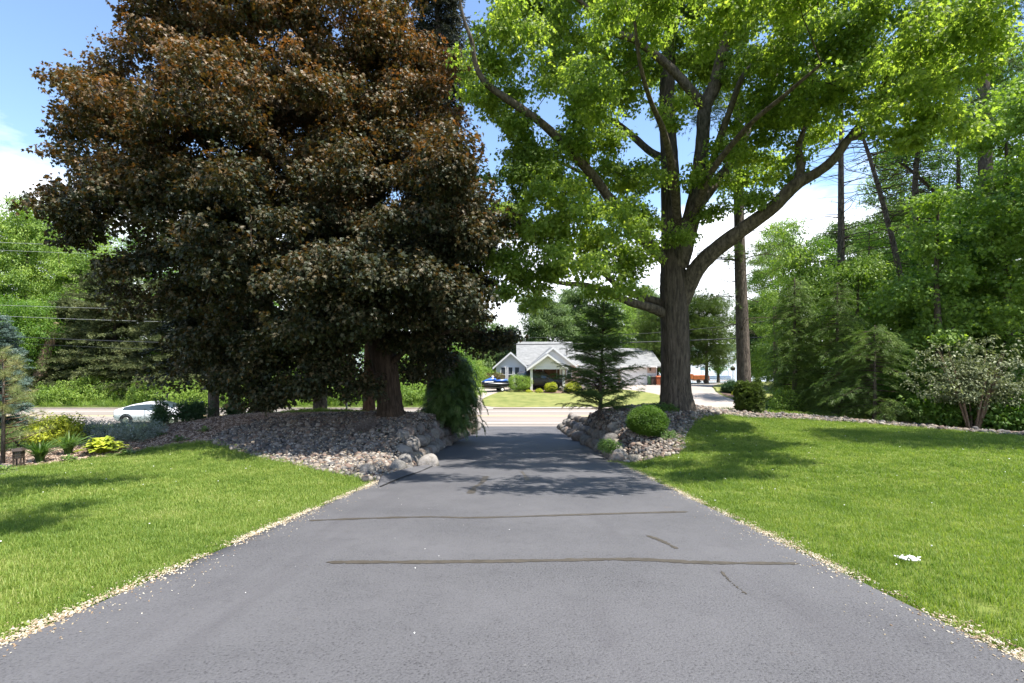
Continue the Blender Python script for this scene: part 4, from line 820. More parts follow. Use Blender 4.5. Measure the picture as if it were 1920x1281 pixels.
# left background across the road
B = [(50, 50, 385, 120, 'bright', 'bright yellow-green tree in front of the tall far left tree'), (150, 52, 420, 80, 'bright', 'bright tree rising over the left end of the cedars'), (60, 56, 395, 150, 'bright', 'tall sunlit light green tree far left across the road'), (-90, 50, 330, 150, 'bright', 'light green tree beyond the left edge'), (170, 64, 405, 110, 'bright', 'light green tree behind the cedars on the left'),
     (300, 60, 420, 120, 'wood', 'green tree hidden behind the purple maple'), (450, 58, 440, 120, 'wood', 'green tree seen under the purple crown'), (600, 62, 420, 120, 'wood', 'green tree across the road behind the purple maple'), (760, 64, 430, 120, 'wood', 'green tree left of the white house'), (872, 62, 560, 60, 'far', 'pale green tree directly left of the white house'),
     (30, 44, 560, 90, 'wood', 'darker green tree with leaning pale trunk on the left')]
for q, (px, d, ty, hp, key, lab) in enumerate(B):
    broadleaf('broadleaf_tree', lab, px, d, None, ty, hp, key, 'trees across the road on the left', seed=70 + q, clump=1.5, per=14, dens=0.8, low=0.42 if ty == 560 and px < 100 else 0.08, trunk_w=0.6, sc=1.3, depth=4)
bare_pine('bare_tree', 'leaning trunk with a pale bark scar across the road on the left', [(72, 735, 20, 0), (76, 700, 20, 0), (86, 665, 18, 0), (98, 630, 12, 0), (106, 605, 8, 0)], 45, (5, 4, 2), 91, 'bark_pale')
for q, (px, d, ty, hp, lab) in enumerate([(215, 45, 500, 95, 'olive cedar across the road, leftmost of the row'), (330, 44, 520, 85, 'olive cedar across the road, second of the row'), (420, 46, 500, 80, 'olive cedar across the road behind the parked white car'), (140, 47, 560, 60, 'smaller cedar at the left end of the row')]):
    conifer('cedar_tree', lab, px, d, None, ty, hp, 'cedar', 'cedars across the road', gap=0.42, perw=7, droop=0.15, up=0.25, start=0.02, step=0.55, sc=1.5, seed=80 + q, shape=0.45, ragged=0.35)
conifer('spruce_tree', 'blue-green spruce at the far left edge', -5, 30, None, 590, 42, 'blue_spruce', gap=0.28, perw=7, droop=0.1, up=0.1, start=0.02, seed=85, sc=1.3, shape=0.7, step=0.3)
for q, (px, d, ty, hp, lab) in enumerate([(400, 23.5, 330, 80, 'dark spruce behind the left half of the purple maple'), (600, 24.5, 200, 110, 'tall dark spruce behind the purple maple'), (820, 24, -120, 70, 'tall narrow dark spruce between the two maples'), (440, 25, 280, 90, 'dark spruce with bare lower trunk behind the purple maple')]):
    conifer('spruce_tree', lab, px, d, None, ty, hp, 'dark_conifer', 'dark spruces behind the purple maple', gap=0.36, perw=7, droop=0.3, up=0.1, start=0.26, seed=90 + q, sc=1.35, shape=0.55, step=0.36, ragged=0.4)
for q in range(13):
    px = [120, 175, 235, 290, 350, 410, 470, 530, 590, 650, 790, 850, 760][q]
    shrub('roadside_shrub', ['low', 'rounded', 'bushy', 'ragged'][q % 4] + ' light green bush across the road, ' + ['left of the white car', 'left of the white car', 'behind the white car tail', 'behind the white car roof', 'behind the white car bonnet', 'right of the white car', 'left of the thick reddish trunk', 'right of the thick reddish trunk', 'left of the grey post', 'beside the grey post', 'behind the drooping evergreen', 'at the left end of the concrete drive', 'right of the purple maple trunk'][q] + (', second along' if q == 1 else ''),
          px, 41.5 + (q % 3) * 0.8, None, 1.8 + 0.3 * (q % 3), 1.7 + 0.5 * (q % 2), 'shrub', 340, seed=100 + q, sc=1.6, sharp=0.4, group='bushes across the road')
for q, (px, d, w, h_, lab) in enumerate([(420, 27.5, 1.0, 0.9, 'low sunlit bush under the purple crown, left of the thick trunk'), (560, 27.5, 1.3, 1.0, 'low sunlit bush between the two reddish trunks'), (610, 28, 1.3, 1.1, 'low yellow-green bush left of the grey post'), (475, 28, 1.2, 1.1, 'low bush behind the thick reddish trunk')]):
    shrub('low_shrub', lab, px, d, None, w, h_, 'shrub', 220, seed=120 + q, sharp=0.4)
# trees beyond the house
for q, (px, d, ty, hp, key, lab) in enumerate([(940, 88, 620, 60, 'far', 'low pale tree behind the left end of the house'), (1020, 84, 545, 66, 'far', 'pale green tree behind the house ridge'), (1085, 90, 535, 66, 'far', 'taller pale green tree right of the house ridge'), (1150, 72, 545, 62, 'bright', 'yellow-green tree behind the garage'), (1215, 88, 540, 66, 'far', 'green tree behind the garage gable'),
        (1440, 92, 600, 40, 'far', 'pale green tree by the lake shore'), (1347, 84, 668, 17, 'wood', 'small dark tree on the lake lawn'), (1420, 70, 560, 42, 'far', 'slender green tree by the shore behind the pine trunk')]):
    broadleaf('broadleaf_tree', lab, px, d, None, ty, hp, key, 'trees near the lake', seed=130 + q, clump=1.5 if hp > 20 else .6, per=14, dens=0.9, low=0.15 if hp > 20 else 0.45, trunk_w=0.5, sc=1.3 if hp > 20 else 0.7, depth=5 if hp > 20 else 1.2)
for q, (px, d, ty, hp, lab) in enumerate([(1232, 64, 575, 60, 'soft green pine at the right end of the garage'), (1325, 62, 555, 75, 'wide soft green pine behind the grey maple trunk')]):
    conifer('pine_tree', lab, px, d, None, ty, hp, 'pine', 'pines by the garage', gap=0.8, perw=10, droop=0.10, up=0.22, start=0.22, step=0.55, sc=2.7, seed=140 + q, shape=0.35, ragged=0.35, trunk_w=0.25)

# ------------------------------------------------------------------ stones and boulders
m, t, b = mat('river stone', 0.8, 0.25); oi = t.nodes.new('ShaderNodeObjectInfo')
c = ramp(t, oi.outputs['Random'], [(0.0, (0.068, 0.061, 0.056)), (0.16, (0.140, 0.117, 0.099)), (0.30, (0.234, 0.184, 0.144)), (0.44, (0.099, 0.095, 0.095)), (0.56, (0.297, 0.252, 0.211)), (0.66, (0.189, 0.122, 0.090)), (0.78, (0.378, 0.333, 0.288)), (0.86, (0.126, 0.081, 0.063)), (0.93, (0.216, 0.194, 0.171))], 'CONSTANT')
n = noise(t, 9, 6); c = mixcol(t, mth(t, 'MULTIPLY', n, 0.6), c, (0.132, 0.120, 0.108)); t.links.new(c, b.inputs['Base Color']); bump(t, b, noise(t, 16, 5), 0.5, 0.01); M['stone'] = m
m, t, b = mat('boulder', 0.9, 0.15); oi = t.nodes.new('ShaderNodeObjectInfo')
c = ramp(t, oi.outputs['Random'], [(0.0, (0.147, 0.134, 0.122)), (0.22, (0.202, 0.153, 0.116)), (0.42, (0.134, 0.126, 0.116)), (0.60, (0.245, 0.220, 0.196)), (0.78, (0.172, 0.122, 0.098)), (0.90, (0.208, 0.178, 0.134))], 'CONSTANT')
n = noise(t, 4, 8, 'Object', 0.65); c = mixcol(t, ramp(t, n, [(0.35, (0, 0, 0)), (0.7, (0.75, 0.75, 0.75))]), c, (0.322, 0.301, 0.280))
c = mixcol(t, ramp(t, noise(t, 2.2, 5, 'Object'), [(0.52, (0, 0, 0)), (0.66, (0.7, 0.7, 0.7))]), c, (0.12, 0.11, 0.09))
t.links.new(c, b.inputs['Base Color']); bump(t, b, noise(t, 7, 8, 'Object', 0.7), 0.8, 0.05); M['boulder'] = m
def ico(sub):
    bm = bmesh.new(); bmesh.ops.create_icosphere(bm, subdivisions=sub, radius=1.0)
    V = [v.co.copy() for v in bm.verts]; Fc = [tuple(v.index for v in f.verts) for f in bm.faces]; bm.free(); return V, Fc
def rock_mesh(name, sub, seed, material, flat=0.7, rough=0.22, facet=0.0):
    rs = random.Random(seed); V, Fc = ico(sub); dirs = [Vector((rs.gauss(0, 1), rs.gauss(0, 1), rs.gauss(0, 1))).normalized() for _ in range(7)]; am = [rs.uniform(-1, 1) * rough for _ in dirs]
    cuts = [(Vector((rs.gauss(0, 1), rs.gauss(0, 1), rs.gauss(0, 1))).normalized(), rs.uniform(0.62, 0.88)) for _ in range(6 if facet else 0)]; out = []
    for v in V:
        k = 1 + sum(a * max(0, v.dot(d)) ** 2 for a, d in zip(am, dirs)) + rs.uniform(-1, 1) * rough * 0.10; w = v * k
        for d, q in cuts:
            e = w.dot(d) - q
            if e > 0: w = w - d * e * facet
        out.append((w.x, w.y * 0.85, w.z * flat))
    return mesh_from(name, out, Fc, material, True)
STONES = [rock_mesh('stone', 2, 300 + i, M['stone'], 0.62) for i in range(6)]
family('stone', [bpy.data.objects.new('stone source', me) for me in STONES])
def poly_points(poly, n_, seed):
    r_ = np.random.default_rng(seed); poly = np.asarray(poly); lo, hi = poly.min(0), poly.max(0); out = []
    while sum(len(o) for o in out) < n_:
        q = r_.uniform(lo, hi, (20000, 2)); out.append(q[inside(poly, q[:, 0], q[:, 1])])
        if sum(len(o) for o in out) < 5: break
    return np.vstack(out)[:n_]
def area(poly):
    p = np.asarray(poly); return abs(np.dot(p[:, 0], np.roll(p[:, 1], 1)) - np.dot(p[:, 1], np.roll(p[:, 0], 1))) / 2
def stone_field(bed, poly, dens, seed):
    n = int(area(poly) * dens); q = poly_points(poly, n, seed); r_ = np.random.default_rng(seed); z = H(q[:, 0], q[:, 1])
    s = r_.uniform(0.028, 0.066, n) * (1 + 0.6 * (r_.random(n) < 0.10)); lay = r_.uniform(-0.2, 0.9, n)
    pts = np.column_stack([q, z + 0.014 + s * lay * 0.6 + 0.01]); rot = np.column_stack([r_.normal(0, .5, n), r_.normal(0, .5, n), r_.uniform(0, 6.28, n)])
    show = s / q[:, 1] * (lay > 0.2); idx = np.argsort(-show)[:300]; rest = np.setdiff1d(np.arange(n), idx)
    for i in idx:
        o = link('stone', STONES[int(r_.integers(0, 6))], bed, loc=tuple(pts[i])); o.rotation_euler = tuple(rot[i]); o.scale = (s[i],) * 3
    scatter('river_stones', 'stone', pts[rest], rot[rest], s[rest], bed, kind='stuff')
stone_field(rock_bed_a, bedL, 190, 1); stone_field(rock_bed_b, bedR, 190, 2)
# wood chips on the mulch
def chip_obj(i, c_):
    b = MB().box((0, 0, 0), (1, 0.35, 0.12), 0, 0.8); return bpy.data.objects.new('chip', mesh_from('chip', b.V, b.F, plain('wood chip', c_, 0.9, 0.1)))
family('chip', [chip_obj(i, c_) for i, c_ in enumerate([(0.328, 0.234, 0.172), (0.429, 0.328, 0.257), (0.234, 0.156, 0.109), (0.484, 0.390, 0.312)])])
def spread(name, key, poly, dens, s0, s1, seed, off=0.02, tilt=0.3, parent=None, ymax=99, margin=None, fmap=None, **k):
    q = poly_points(poly, int(area(poly) * dens), seed); r_ = np.random.default_rng(seed + 5)
    q = q[(np.abs(q[:, 0]) < 1.15 * q[:, 1] + 1.5) & (q[:, 1] < ymax) & (q[:, 1] > 1.0)]
    if fmap is not None: q = q[r_.random(len(q)) < fmap(q[:, 0], q[:, 1])]
    n = len(q); pts = np.column_stack([q, H(q[:, 0], q[:, 1]) + off]); rot = np.column_stack([r_.normal(0, tilt, n), r_.normal(0, tilt, n), r_.uniform(0, 6.28, n)])
    return scatter(name, key, pts, rot, r_.uniform(s0, s1, n), parent, kind='stuff', **k)
spread('wood_chips', 'chip', mulchL, 260, 0.03, 0.09, 11, parent=mulch_a)
spread('wood_chips', 'chip', mulchR, 60, 0.03, 0.09, 12, parent=mulch_b)

# boulder walls along the sunken drive
BOULD = [rock_mesh('boulder', 3, 400 + i, M['boulder'], 0.80, 0.30, 0.75) for i in range(7)]
random.seed(21)
def boulder(parent, x, y, z, s, **k):
    o = link('boulder', random.choice(BOULD), parent, loc=(x, y, z), **k); o.rotation_euler = (random.gauss(0, .3), random.gauss(0, .3), random.uniform(0, 6.28)); o.scale = (s * random.uniform(.9, 1.2), s, s * random.uniform(.85, 1.1)); return o
for side, lab, ex, d0 in ((-1, 'boulder retaining wall along the left side of the lower driveway', eL_x, 12.7), (1, 'boulder retaining wall along the right side of the lower driveway', eR_x, 14.0)):
    w_ = link('boulder_wall', None, None, lab, 'stone wall'); ed = eL_d if side < 0 else eR_d
    for row in range(3):
        y = d0 + row * 0.9
        while y < 28.6 - row * 0.3:
            f = min(1, (y - d0 + 0.6) / 3.2); s = random.uniform(0.24, 0.37) * (0.8 + 0.2 * f) * (1.0 if row < 2 else 0.85)
            x = float(np.interp(y, ed, ex)) + side * (0.20 + row * 0.24 + random.uniform(-.05, .08)); z = CZ - float(np.interp(y, prof_d, prof_D)) + 0.12 + row * 0.34 * f
            boulder(w_, x, y, z, s); y += s * random.uniform(1.45, 1.85)
for (px, py, d, s, lab) in [(745, 882, 11.4, 0.26, 'low pale boulder lying on the asphalt berm side of the left stones'), (690, 893, 10.6, 0.22, 'flat pinkish boulder at the lawn tip of the left stones'), (800, 868, 12.6, 0.28, 'broad dark shaded boulder at the near end of the left wall'),
                            (770, 890, 11.6, 0.13, 'small pale stone between the berm boulders'), (1160, 858, 13.9, 0.26, 'pale rounded boulder at the near tip of the right stones'), (1192, 862, 13.4, 0.20, 'grey boulder half sunk in the lawn edge of the right stones')]:
    x = X(px, d); boulder(None, x, d, h1(x, d) + s * 0.25, s, label=lab, cat='boulder')

# ------------------------------------------------------------------ grass and small litter
fl = lambda x, y: np.clip(1.15 - y / 22, 0.5, 1)
near = lambda x, y: (y < 7.5 + rng.normal(0, .5, len(y))) * 1.0
farr = lambda x, y: (y > 6.6 + rng.normal(0, .5, len(y))) * 1.0
for nm_, poly, root in (('a', lawnL, lawn_a), ('b', lawnR, lawn_b)):
    spread('grass', 'grass', poly, 300, 0.65, 1.15, 31, 0.0, 0.12, root, 9, fmap=near)
    spread('grass', 'grass_far', poly, 130, 0.6, 1.1, 32, 0.0, 0.12, root, 22, fmap=farr)
def edge_fringe(pts, n, w, key, s0, s1, name, root, seed, off=0.0, patchy=False):
    r_ = np.random.default_rng(seed); p = np.array(pts); seg = np.linalg.norm(np.diff(p, axis=0), axis=1); cum = np.concatenate([[0], np.cumsum(seg)])
    u = r_.uniform(0, cum[-1], n)
    if patchy:
        k_ = 0.55 + 0.3 * np.sin(u * 2.1 + seed) + 0.25 * np.sin(u * 5.3 + 1) + 0.2 * np.sin(u * 13.7); u = u[r_.random(n) < k_]; n = len(u); w = w * (0.6 + 0.8 * r_.random(n) ** 2 + 0.5 * np.sin(u * 3.3) ** 2)
    x = np.interp(u, cum, p[:, 0]) + r_.normal(0, w, n); y = np.interp(u, cum, p[:, 1]) + r_.normal(0, w, n)
    rot = np.column_stack([r_.normal(0, .4, n), r_.normal(0, .4, n), r_.uniform(0, 6.28, n)])
    scatter(name, key, np.column_stack([x, y, H(x, y) + off]), rot, r_.uniform(s0, s1, n), root, kind='stuff')
edge_fringe(catmull(pd(LB) + pd(LM)[1:], 4), 900, 0.10, 'grass', 0.8, 1.6, 'edge_grass', lawn_a, 41)
edge_fringe(catmull(pd(RB), 4), 1200, 0.10, 'grass', 0.8, 1.5, 'edge_grass', lawn_b, 42)
edge_fringe([(x - 0.13, y) for x, y in edge_pts(-1, np.arange(1.5, 9.3, 0.4))], 900, 0.05, 'grass', 0.4, 0.9, 'edge_grass', lawn_a, 43)
edge_fringe([(x + 0.10, y) for x, y in edge_pts(1, np.arange(1.5, 13.6, 0.4))], 1300, 0.05, 'grass', 0.4, 0.9, 'edge_grass', lawn_b, 44)
def flake_obj(sz, c_, fl_=0.25):
    b = MB(); b.box((0, 0, 0), (1, 0.5, fl_), 0, 0.6); return bpy.data.objects.new('flake', mesh_from('flake', b.V, b.F, plain('dry litter', c_, 0.95, 0.05)))
family('litter', [flake_obj(1, c_) for c_ in ((0.425, 0.357, 0.255), (0.323, 0.264, 0.178), (0.510, 0.468, 0.383), (0.238, 0.170, 0.111))])
family('fluff', [bpy.data.objects.new('fluff', rock_mesh('fluff', 1, 90 + i, plain('seed fluff', (0.75, 0.74, 0.70), 1, 0), 0.6, 0.5)) for i in range(2)])
for side, ds, root in ((-1, np.arange(1.5, 10.5, 0.3), lawn_a), (1, np.arange(1.5, 13.7, 0.3), lawn_b)):
    e = [(x + side * 0.05, y) for x, y in edge_pts(side, ds)]
    edge_fringe(e, 9000 if side < 0 else 12000, 0.045, 'litter', 0.007, 0.022, 'dry_clippings', root, 50 + side, 0.033, True)
    edge_fringe([(x - side * 0.12, y) for x, y in e], 1500, 0.14, 'litter', 0.004, 0.014, 'dry_clippings', root, 55 + side, 0.034, True)
edge_fringe([(X(1695, 4.12), 4.10), (X(1712, 4.15), 4.16)], 60, 0.035, 'fluff', 0.005, 0.014, 'seed_fluff', lawn_b, 60, 0.05)
spread('seed_fluff', 'fluff', lawnR, 0.8, 0.005, 0.013, 61, 0.065, parent=lawn_b); spread('seed_fluff', 'fluff', lawnL, 0.5, 0.005, 0.012, 62, 0.065, parent=lawn_a)
spread('white_specks', 'fluff', drive_poly, 0.8, 0.002, 0.005, 63, 0.032, parent=driveway)
spread('dropped_leaves', 'litter', bedR, 30, 0.02, 0.05, 64, 0.10, parent=rock_bed_b); spread('dropped_leaves', 'litter', bedL, 50, 0.02, 0.05, 65, 0.10, parent=rock_bed_a)
edge_fringe(catmull([(-9, 19.5), (-6.5, 20.5), (-4.5, 21.5), (-3.2, 23)], 5), 900, 0.3, 'grass_far', 1, 1.8, 'bank_grass', ground, 66)
edge_fringe(catmull([(8.2, 21.2), (10.5, 20.9), (12.5, 20.5), (15, 19.5)], 5), 1400, 0.35, 'grass_far', 1, 1.8, 'bank_grass', ground, 67)
q = [(x, 39.5 + rng.uniform(0, 2.5)) for x in np.arange(-60, -6, 0.05)]
edge_fringe(q, 2600, 0.3, 'weed', 0.8, 2.2, 'roadside_grass', ground, 68)
edge_fringe([(x, 29.4) for x in np.arange(-30, -3, 1.0)], 1500, 0.35, 'weed', 0.4, 1.0, 'roadside_grass', ground, 69)

# ------------------------------------------------------------------ bed plants on the left
def rosette(name, label, px, py, d, n, L, w, m, up=0.9, kind_='blade', group=None, seed=0):
    """a clump of arching leaves growing from one crown"""
    rs = random.Random(seed); x = X(px, d); loc = Vector((x, d, h1(x, d) + 0.01)); t_ = thing(name, label, 'plant', loc, 0, group); V = []; Fc = []; A = []
    for i in range(n):
        a = rs.uniform(0, 6.283); l = L * rs.uniform(0.6, 1.15); tilt = rs.uniform(0.15, 1.0); dr = Vector((math.cos(a), math.sin(a), 0)); s = Vector((-dr.y, dr.x, 0)); v_ = rs.random(); o = len(V); k = 5
        b0 = dr * rs.uniform(0, L * 0.12)
        for q in range(k + 1):
            f = q / k
            if kind_ == 'blade': p = b0 + dr * l * tilt * f * f * 0.9 + Vector((0, 0, l * up * (f - 0.45 * tilt * f * f))); ww = w * (1 - f) ** 0.5 * (0.6 + f)
            else:
                p = b0 + dr * l * f * (0.15 + 0.85 * tilt) + Vector((0, 0, l * up * (1.25 - 0.95 * tilt) * (math.sin(f * 2.1) * 0.9))); ww = w * (0.06 if f < 0.4 else math.sin((f - 0.38) / 0.62 * math.pi) ** 0.8 + 0.04)
            V += [tuple(p - s * ww), tuple(p + s * ww + Vector((0, 0, w * 0.15)))]; A += [v_, v_]
        Fc += [(o + 2 * q, o + 2 * q + 1, o + 2 * q + 3, o + 2 * q + 2) for q in range(k)]
    link('leaves', mesh_from('leaves', V, Fc, M[m], True, A), t_, kind='stuff'); return t_
rosette('daylily_plant', 'spiky daylily clump nearest the little lantern', 75, 850, 12.9, 200, 0.75, 0.014, 'lily', seed=1, group='daylilies')
rosette('daylily_plant', 'spiky daylily clump behind and right of the nearer one', 128, 828, 13.9, 200, 0.75, 0.014, 'lily', seed=2, group='daylilies')
rosette('hosta_plant', 'large yellow-green hosta in the middle of the bark bed', 190, 828, 14.0, 150, 0.62, 0.085, 'hosta', 0.75, 'hosta', seed=3)
rosette('hosta_plant', 'small green hosta in front of the daylilies', 126, 850, 12.9, 45, 0.30, 0.045, 'hosta_green', 0.6, 'hosta', seed=4)
rosette('hosta_plant', 'small pale hosta right of the large golden hosta', 236, 834, 13.7, 45, 0.30, 0.045, 'hosta_green', 0.6, 'hosta', seed=5)
rosette('hosta_plant', 'small green hosta half shaded in the bark bed', 335, 818, 15.0, 40, 0.30, 0.04, 'hosta_green', 0.6, 'hosta', seed=6)
rosette('hosta_plant', 'small green hosta left of the shaded one, behind it', 295, 808, 15.8, 40, 0.28, 0.04, 'hosta_green', 0.6, 'hosta', seed=7)
rosette('hosta_plant', 'small hosta in deep shade nearest the stones', 382, 804, 16.0, 36, 0.28, 0.04, 'hosta_green', 0.6, 'hosta', seed=8)
rosette('hosta_plant', 'pale low plant at the far left beside the path', 8, 872, 11.6, 30, 0.25, 0.035, 'hosta_green', 0.6, 'hosta', seed=9)
shrub('golden_shrub', 'yellow-leaved bush behind the daylilies', 105, 15.2, None, 0.62, 0.95, 'gold', 420, seed=201, sc=1.2)
for q, (px, d, w, h_, lab) in enumerate([(215, 15.8, 0.5, 0.6, 'grey-blue flowering sage left of the white car'), (262, 15.6, 0.6, 0.55, 'grey-green sage in front of the white car door'), (160, 16.0, 0.55, 0.65, 'lavender-grey sage behind the golden hosta')]):
    shrub('sage_plant', lab, px, d, None, w, h_, 'sage', 230, seed=205 + q, sharp=0.6, sc=1.3, cat='plant', stems=14, material='twig')
for q, (px, d, w, h_, lab) in enumerate([(300, 17.2, 0.25, 0.9, 'upright dark leafy plant in front of the white car'), (352, 18.0, 0.45, 0.75, 'wide dark leafy plant hiding the front of the white car'), (372, 18.4, 0.5, 0.7, 'lower dark plant at the white car bumper'), (440, 19.2, 0.35, 0.4, 'small dark leafy plant under the purple crown')]):
    shrub('dark_plant', lab, px, d, None, w, h_, 'herb', 130, seed=210 + q, sharp=1.0, sc=1.3, cat='plant', stems=12)
t_ = shrub('juniper_shrub', 'dark green shrub at the foot of the young pine', 45, 15.0, None, 0.75, 0.8, 'hemlock_light', 170, seed=220, sharp=0.6, sc=0.6)
# young pine at the left edge
global_p = P(5, 830, 12.6); yp = thing('pine_tree', 'young pine with long yellow-green needles at the left edge', 'tree', (global_p.x, 12.6, h1(global_p.x, 12.6)))
random.seed(33); b = MB(); pts = []; rot = []; ss = []
top = P(-10, 660, 12.6).z - yp.location.z
b.tube([(0, 0, -.1), (0.03, 0, top * .5), (0, 0, top)], [0.05, 0.035, 0.012], 8)
b.build('trunk', M['bark_pine'], yp, True); b = MB()
for i in range(44):
    z = top * random.uniform(0.15, 1); a = random.uniform(0, 6.28); L = (1.15 - 0.75 * z / top) * random.uniform(.6, 1.1); e = Vector((math.cos(a) * L, math.sin(a) * L, z + L * random.uniform(0.1, .5))); s = Vector((0, 0, z))
    b.tube([s, s.lerp(e, .5) - Vector((0, 0, .04)), e], [0.014, 0.010, 0.006], 5, False)
    for f in (0.55, 0.78, 1.0):
        pts.append(tuple(s.lerp(e, f))); rot.append((0, -0.5 + random.gauss(0, .3), a + random.gauss(0, .5))); ss.append(random.uniform(.8, 1.25))
for e in (P(32, 735, 11.9), P(60, 745, 12.3), P(8, 700, 12.2), P(20, 770, 12.0)):
    e = e - yp.location; s = Vector((0, 0, e.z - .2)); b.tube([s, s.lerp(e, .5), e], [0.016, 0.012, 0.007], 5, False)
    for f in (.7, .85, 1.0): pts.append(tuple(s.lerp(e, f))); rot.append((0, -.9, random.uniform(0, 6))); ss.append(1.35)
b.build('branches', M['bark_red'], yp, True, kind='stuff'); scatter('needles', 'near_pine', pts, rot, ss, yp, kind='stuff')
# path lantern
M['bronze'] = plain('dark bronze', (0.06, 0.045, 0.035), 0.5, 0.4, 0.3)
lp = P(35, 858, 12.3); ln = thing('path_lantern', 'small dark bronze lantern beside the path at the left bed edge', 'lantern', (lp.x, 12.3, h1(lp.x, 12.3)), 0.4)
MB().box((0, 0, 0.02), (0.20, 0.20, 0.05)).build('base', M['bronze'], ln)
for sx in (-1, 1):
    for sy in (-1, 1): MB().box((sx * .07, sy * .07, 0.13), (0.03, 0.03, 0.19)).build('leg', M['bronze'], ln)
b = MB()
for a in range(4):
    for k in range(5):
        u = (k - 2) * 0.036; c = Vector((u, 0.085, 0.32)); c.rotate(Euler((0, 0, a * math.pi / 2))); b.box(tuple(c), (0.014, 0.012, 0.19), a * math.pi / 2)
    for z in (0.235, 0.32, 0.405):
        c = Vector((0, 0.085, z)); c.rotate(Euler((0, 0, a * math.pi / 2))); b.box(tuple(c), (0.18, 0.016, 0.02), a * math.pi / 2)
b.build('lattice', M['bronze'], ln); MB().box((0, 0, 0.45), (0.24, 0.24, 0.06), 0, 0.55).build('cap', M['bronze'], ln)
MB().box((0, 0, 0.31), (0.10, 0.10, 0.16)).build('lamp_glass', plain('frosted glass', (0.35, 0.33, 0.28), 0.3), ln)
# solar stake light and grey post
sp_ = P(379, 795, 19.5); so = thing('stake_light', 'thin black garden stake light under the left side of the purple maple', 'garden light', (sp_.x, 19.5, h1(sp_.x, 19.5)))
MB().cyl((0, 0, 0), (0, 0, 0.62), 0.012).build('pole', M['bronze'], so); MB().cyl((0, 0, 0.60), (0, 0, 0.72), 0.05, 0.07).build('lamp', M['bronze'], so); MB().cyl((0, 0, 0.72), (0, 0, 0.76), 0.09, 0.02).build('lamp_cap', plain('pale plastic', (.5, .5, .5)), so)
M['galv'] = plain('galvanised steel', (0.30, 0.31, 0.31), 0.5, 0.4, 0.4)
x = X(650, 28.0); po = thing('sign_post', 'thin grey metal post beside the road, seen under the purple crown', 'post', (x, 28.0, h1(x, 28.0)))
MB().box((0, 0, 1.1), (0.09, 0.05, 2.2)).build('post', M['galv'], po)

# ------------------------------------------------------------------ wires and pole
M['wire'] = plain('black cable', (0.04, 0.04, 0.045), 0.5, 0.3); M['wire_grey'] = plain('bare aluminium cable', (0.42, 0.42, 0.42), 0.5, 0.4)
def wire(label, a, b_, sag, r=0.016, m='wire', group='overhead wires along the road'):
    a = P(*a); b_ = P(*b_); pts = [a.lerp(b_, f / 24) - Vector((0, 0, sag * 4 * (f / 24) * (1 - f / 24))) for f in range(25)]
    MB().tube(pts, r, 5, False).build('overhead_wire', M[m], None, True, label=label, cat='wire', group=group)
wire('thick black cable sagging in front of the white house roof', (500, 640, 29.6), (1452, 631, 29.6), 0.35, 0.028)
wire('thin black wire just above the garage ridge', (500, 600, 29.7), (1452, 600, 29.7), 1.1, 0.012)
wire('black wire running right from the utility pole', (1452, 631, 29.6), (2300, 590, 29.6), 0.3, 0.022)
for q, (y0, y1, r, m_, lab) in enumerate([(441, 452, 0.010, 'wire_grey', 'highest pale wire on the far left'), (456, 466, 0.008, 'wire_grey', 'second pale wire on the far left'), (560, 566, 0.008, 'wire_grey', 'thin pale wire below the pair on the far left'), (578, 592, 0.008, 'wire_grey', 'lowest thin pale wire on the far left'), (615, 632, 0.02, 'wire', 'thick dark cable on the far left'), (625, 648, 0.009, 'wire', 'thin wire under the thick cable on the far left')]):
    wire(lab, (-250, y0, 33), (640, y1 + 16, 29.4), 0.25, r, m_)
x = X(1458, 29.6); up_ = thing('utility_pole', 'weathered wooden utility pole between the pine trunk and the hemlocks', 'utility pole', (x, 29.6, h1(x, 29.6)))
b, s = trunk_mesh([(0, 0, -.2), (0, 0, 1.2), (-0.1, 0, 4.5), (-0.18, 0, P(1450, 575, 29.6).z - up_.location.z)], [0.26, 0.22, 0.15, 0.10], 12, 5, 0.03, 0.1, 5); b.build('pole', M['bark_pale'], up_, True)
MB().box((-0.14, 0, P(0, 631, 29.6).z - up_.location.z), (1.1, 0.10, 0.10)).build('bracket', M['twig'], up_)

# ------------------------------------------------------------------ house across the road
def lap(name, c, pitch=0.13):
    m, t, b = mat(name, 0.6, 0.3); g = t.nodes.new('ShaderNodeNewGeometry'); sx = t.nodes.new('ShaderNodeSeparateXYZ'); t.links.new(g.outputs['Position'], sx.inputs[0])
    f = mth(t, 'FRACT', mth(t, 'MULTIPLY', sx.outputs[2], 1 / pitch)); cc = ramp(t, f, [(0.0, tuple(v * 0.55 for v in c)), (0.14, c), (1.0, c)])
    t.links.new(cc, b.inputs['Base Color']); bump(t, b, f, 0.6, 0.02); return m
M['siding'] = lap('white lap siding', (0.76, 0.75, 0.76)); M['trim'] = plain('white trim', (0.704, 0.695, 0.686), 0.5, var=0.03)
m, t, b = mat('grey shingles', 0.9, 0.15); c = ramp(t, noise(t, 1.6, 7, 'World', 0.7, (1, 1, 4)), [(0.35, (0.160, 0.164, 0.160)), (0.65, (0.248, 0.248, 0.244))]); t.links.new(c, b.inputs['Base Color']); bump(t, b, noise(t, 6, 4, 'World', .6, (1, 1, 5)), 0.6, 0.03); M['shingle'] = m
m, t, b = mat('pinkish brick', 0.9, 0.1); bk = nd(t, 'ShaderNodeTexBrick', Scale=4.2); bk.inputs['Color1'].default_value = (0.50, 0.34, 0.28, 1); bk.inputs['Color2'].default_value = (0.60, 0.44, 0.36, 1); bk.inputs['Mortar'].default_value = (0.62, 0.55, 0.48, 1)
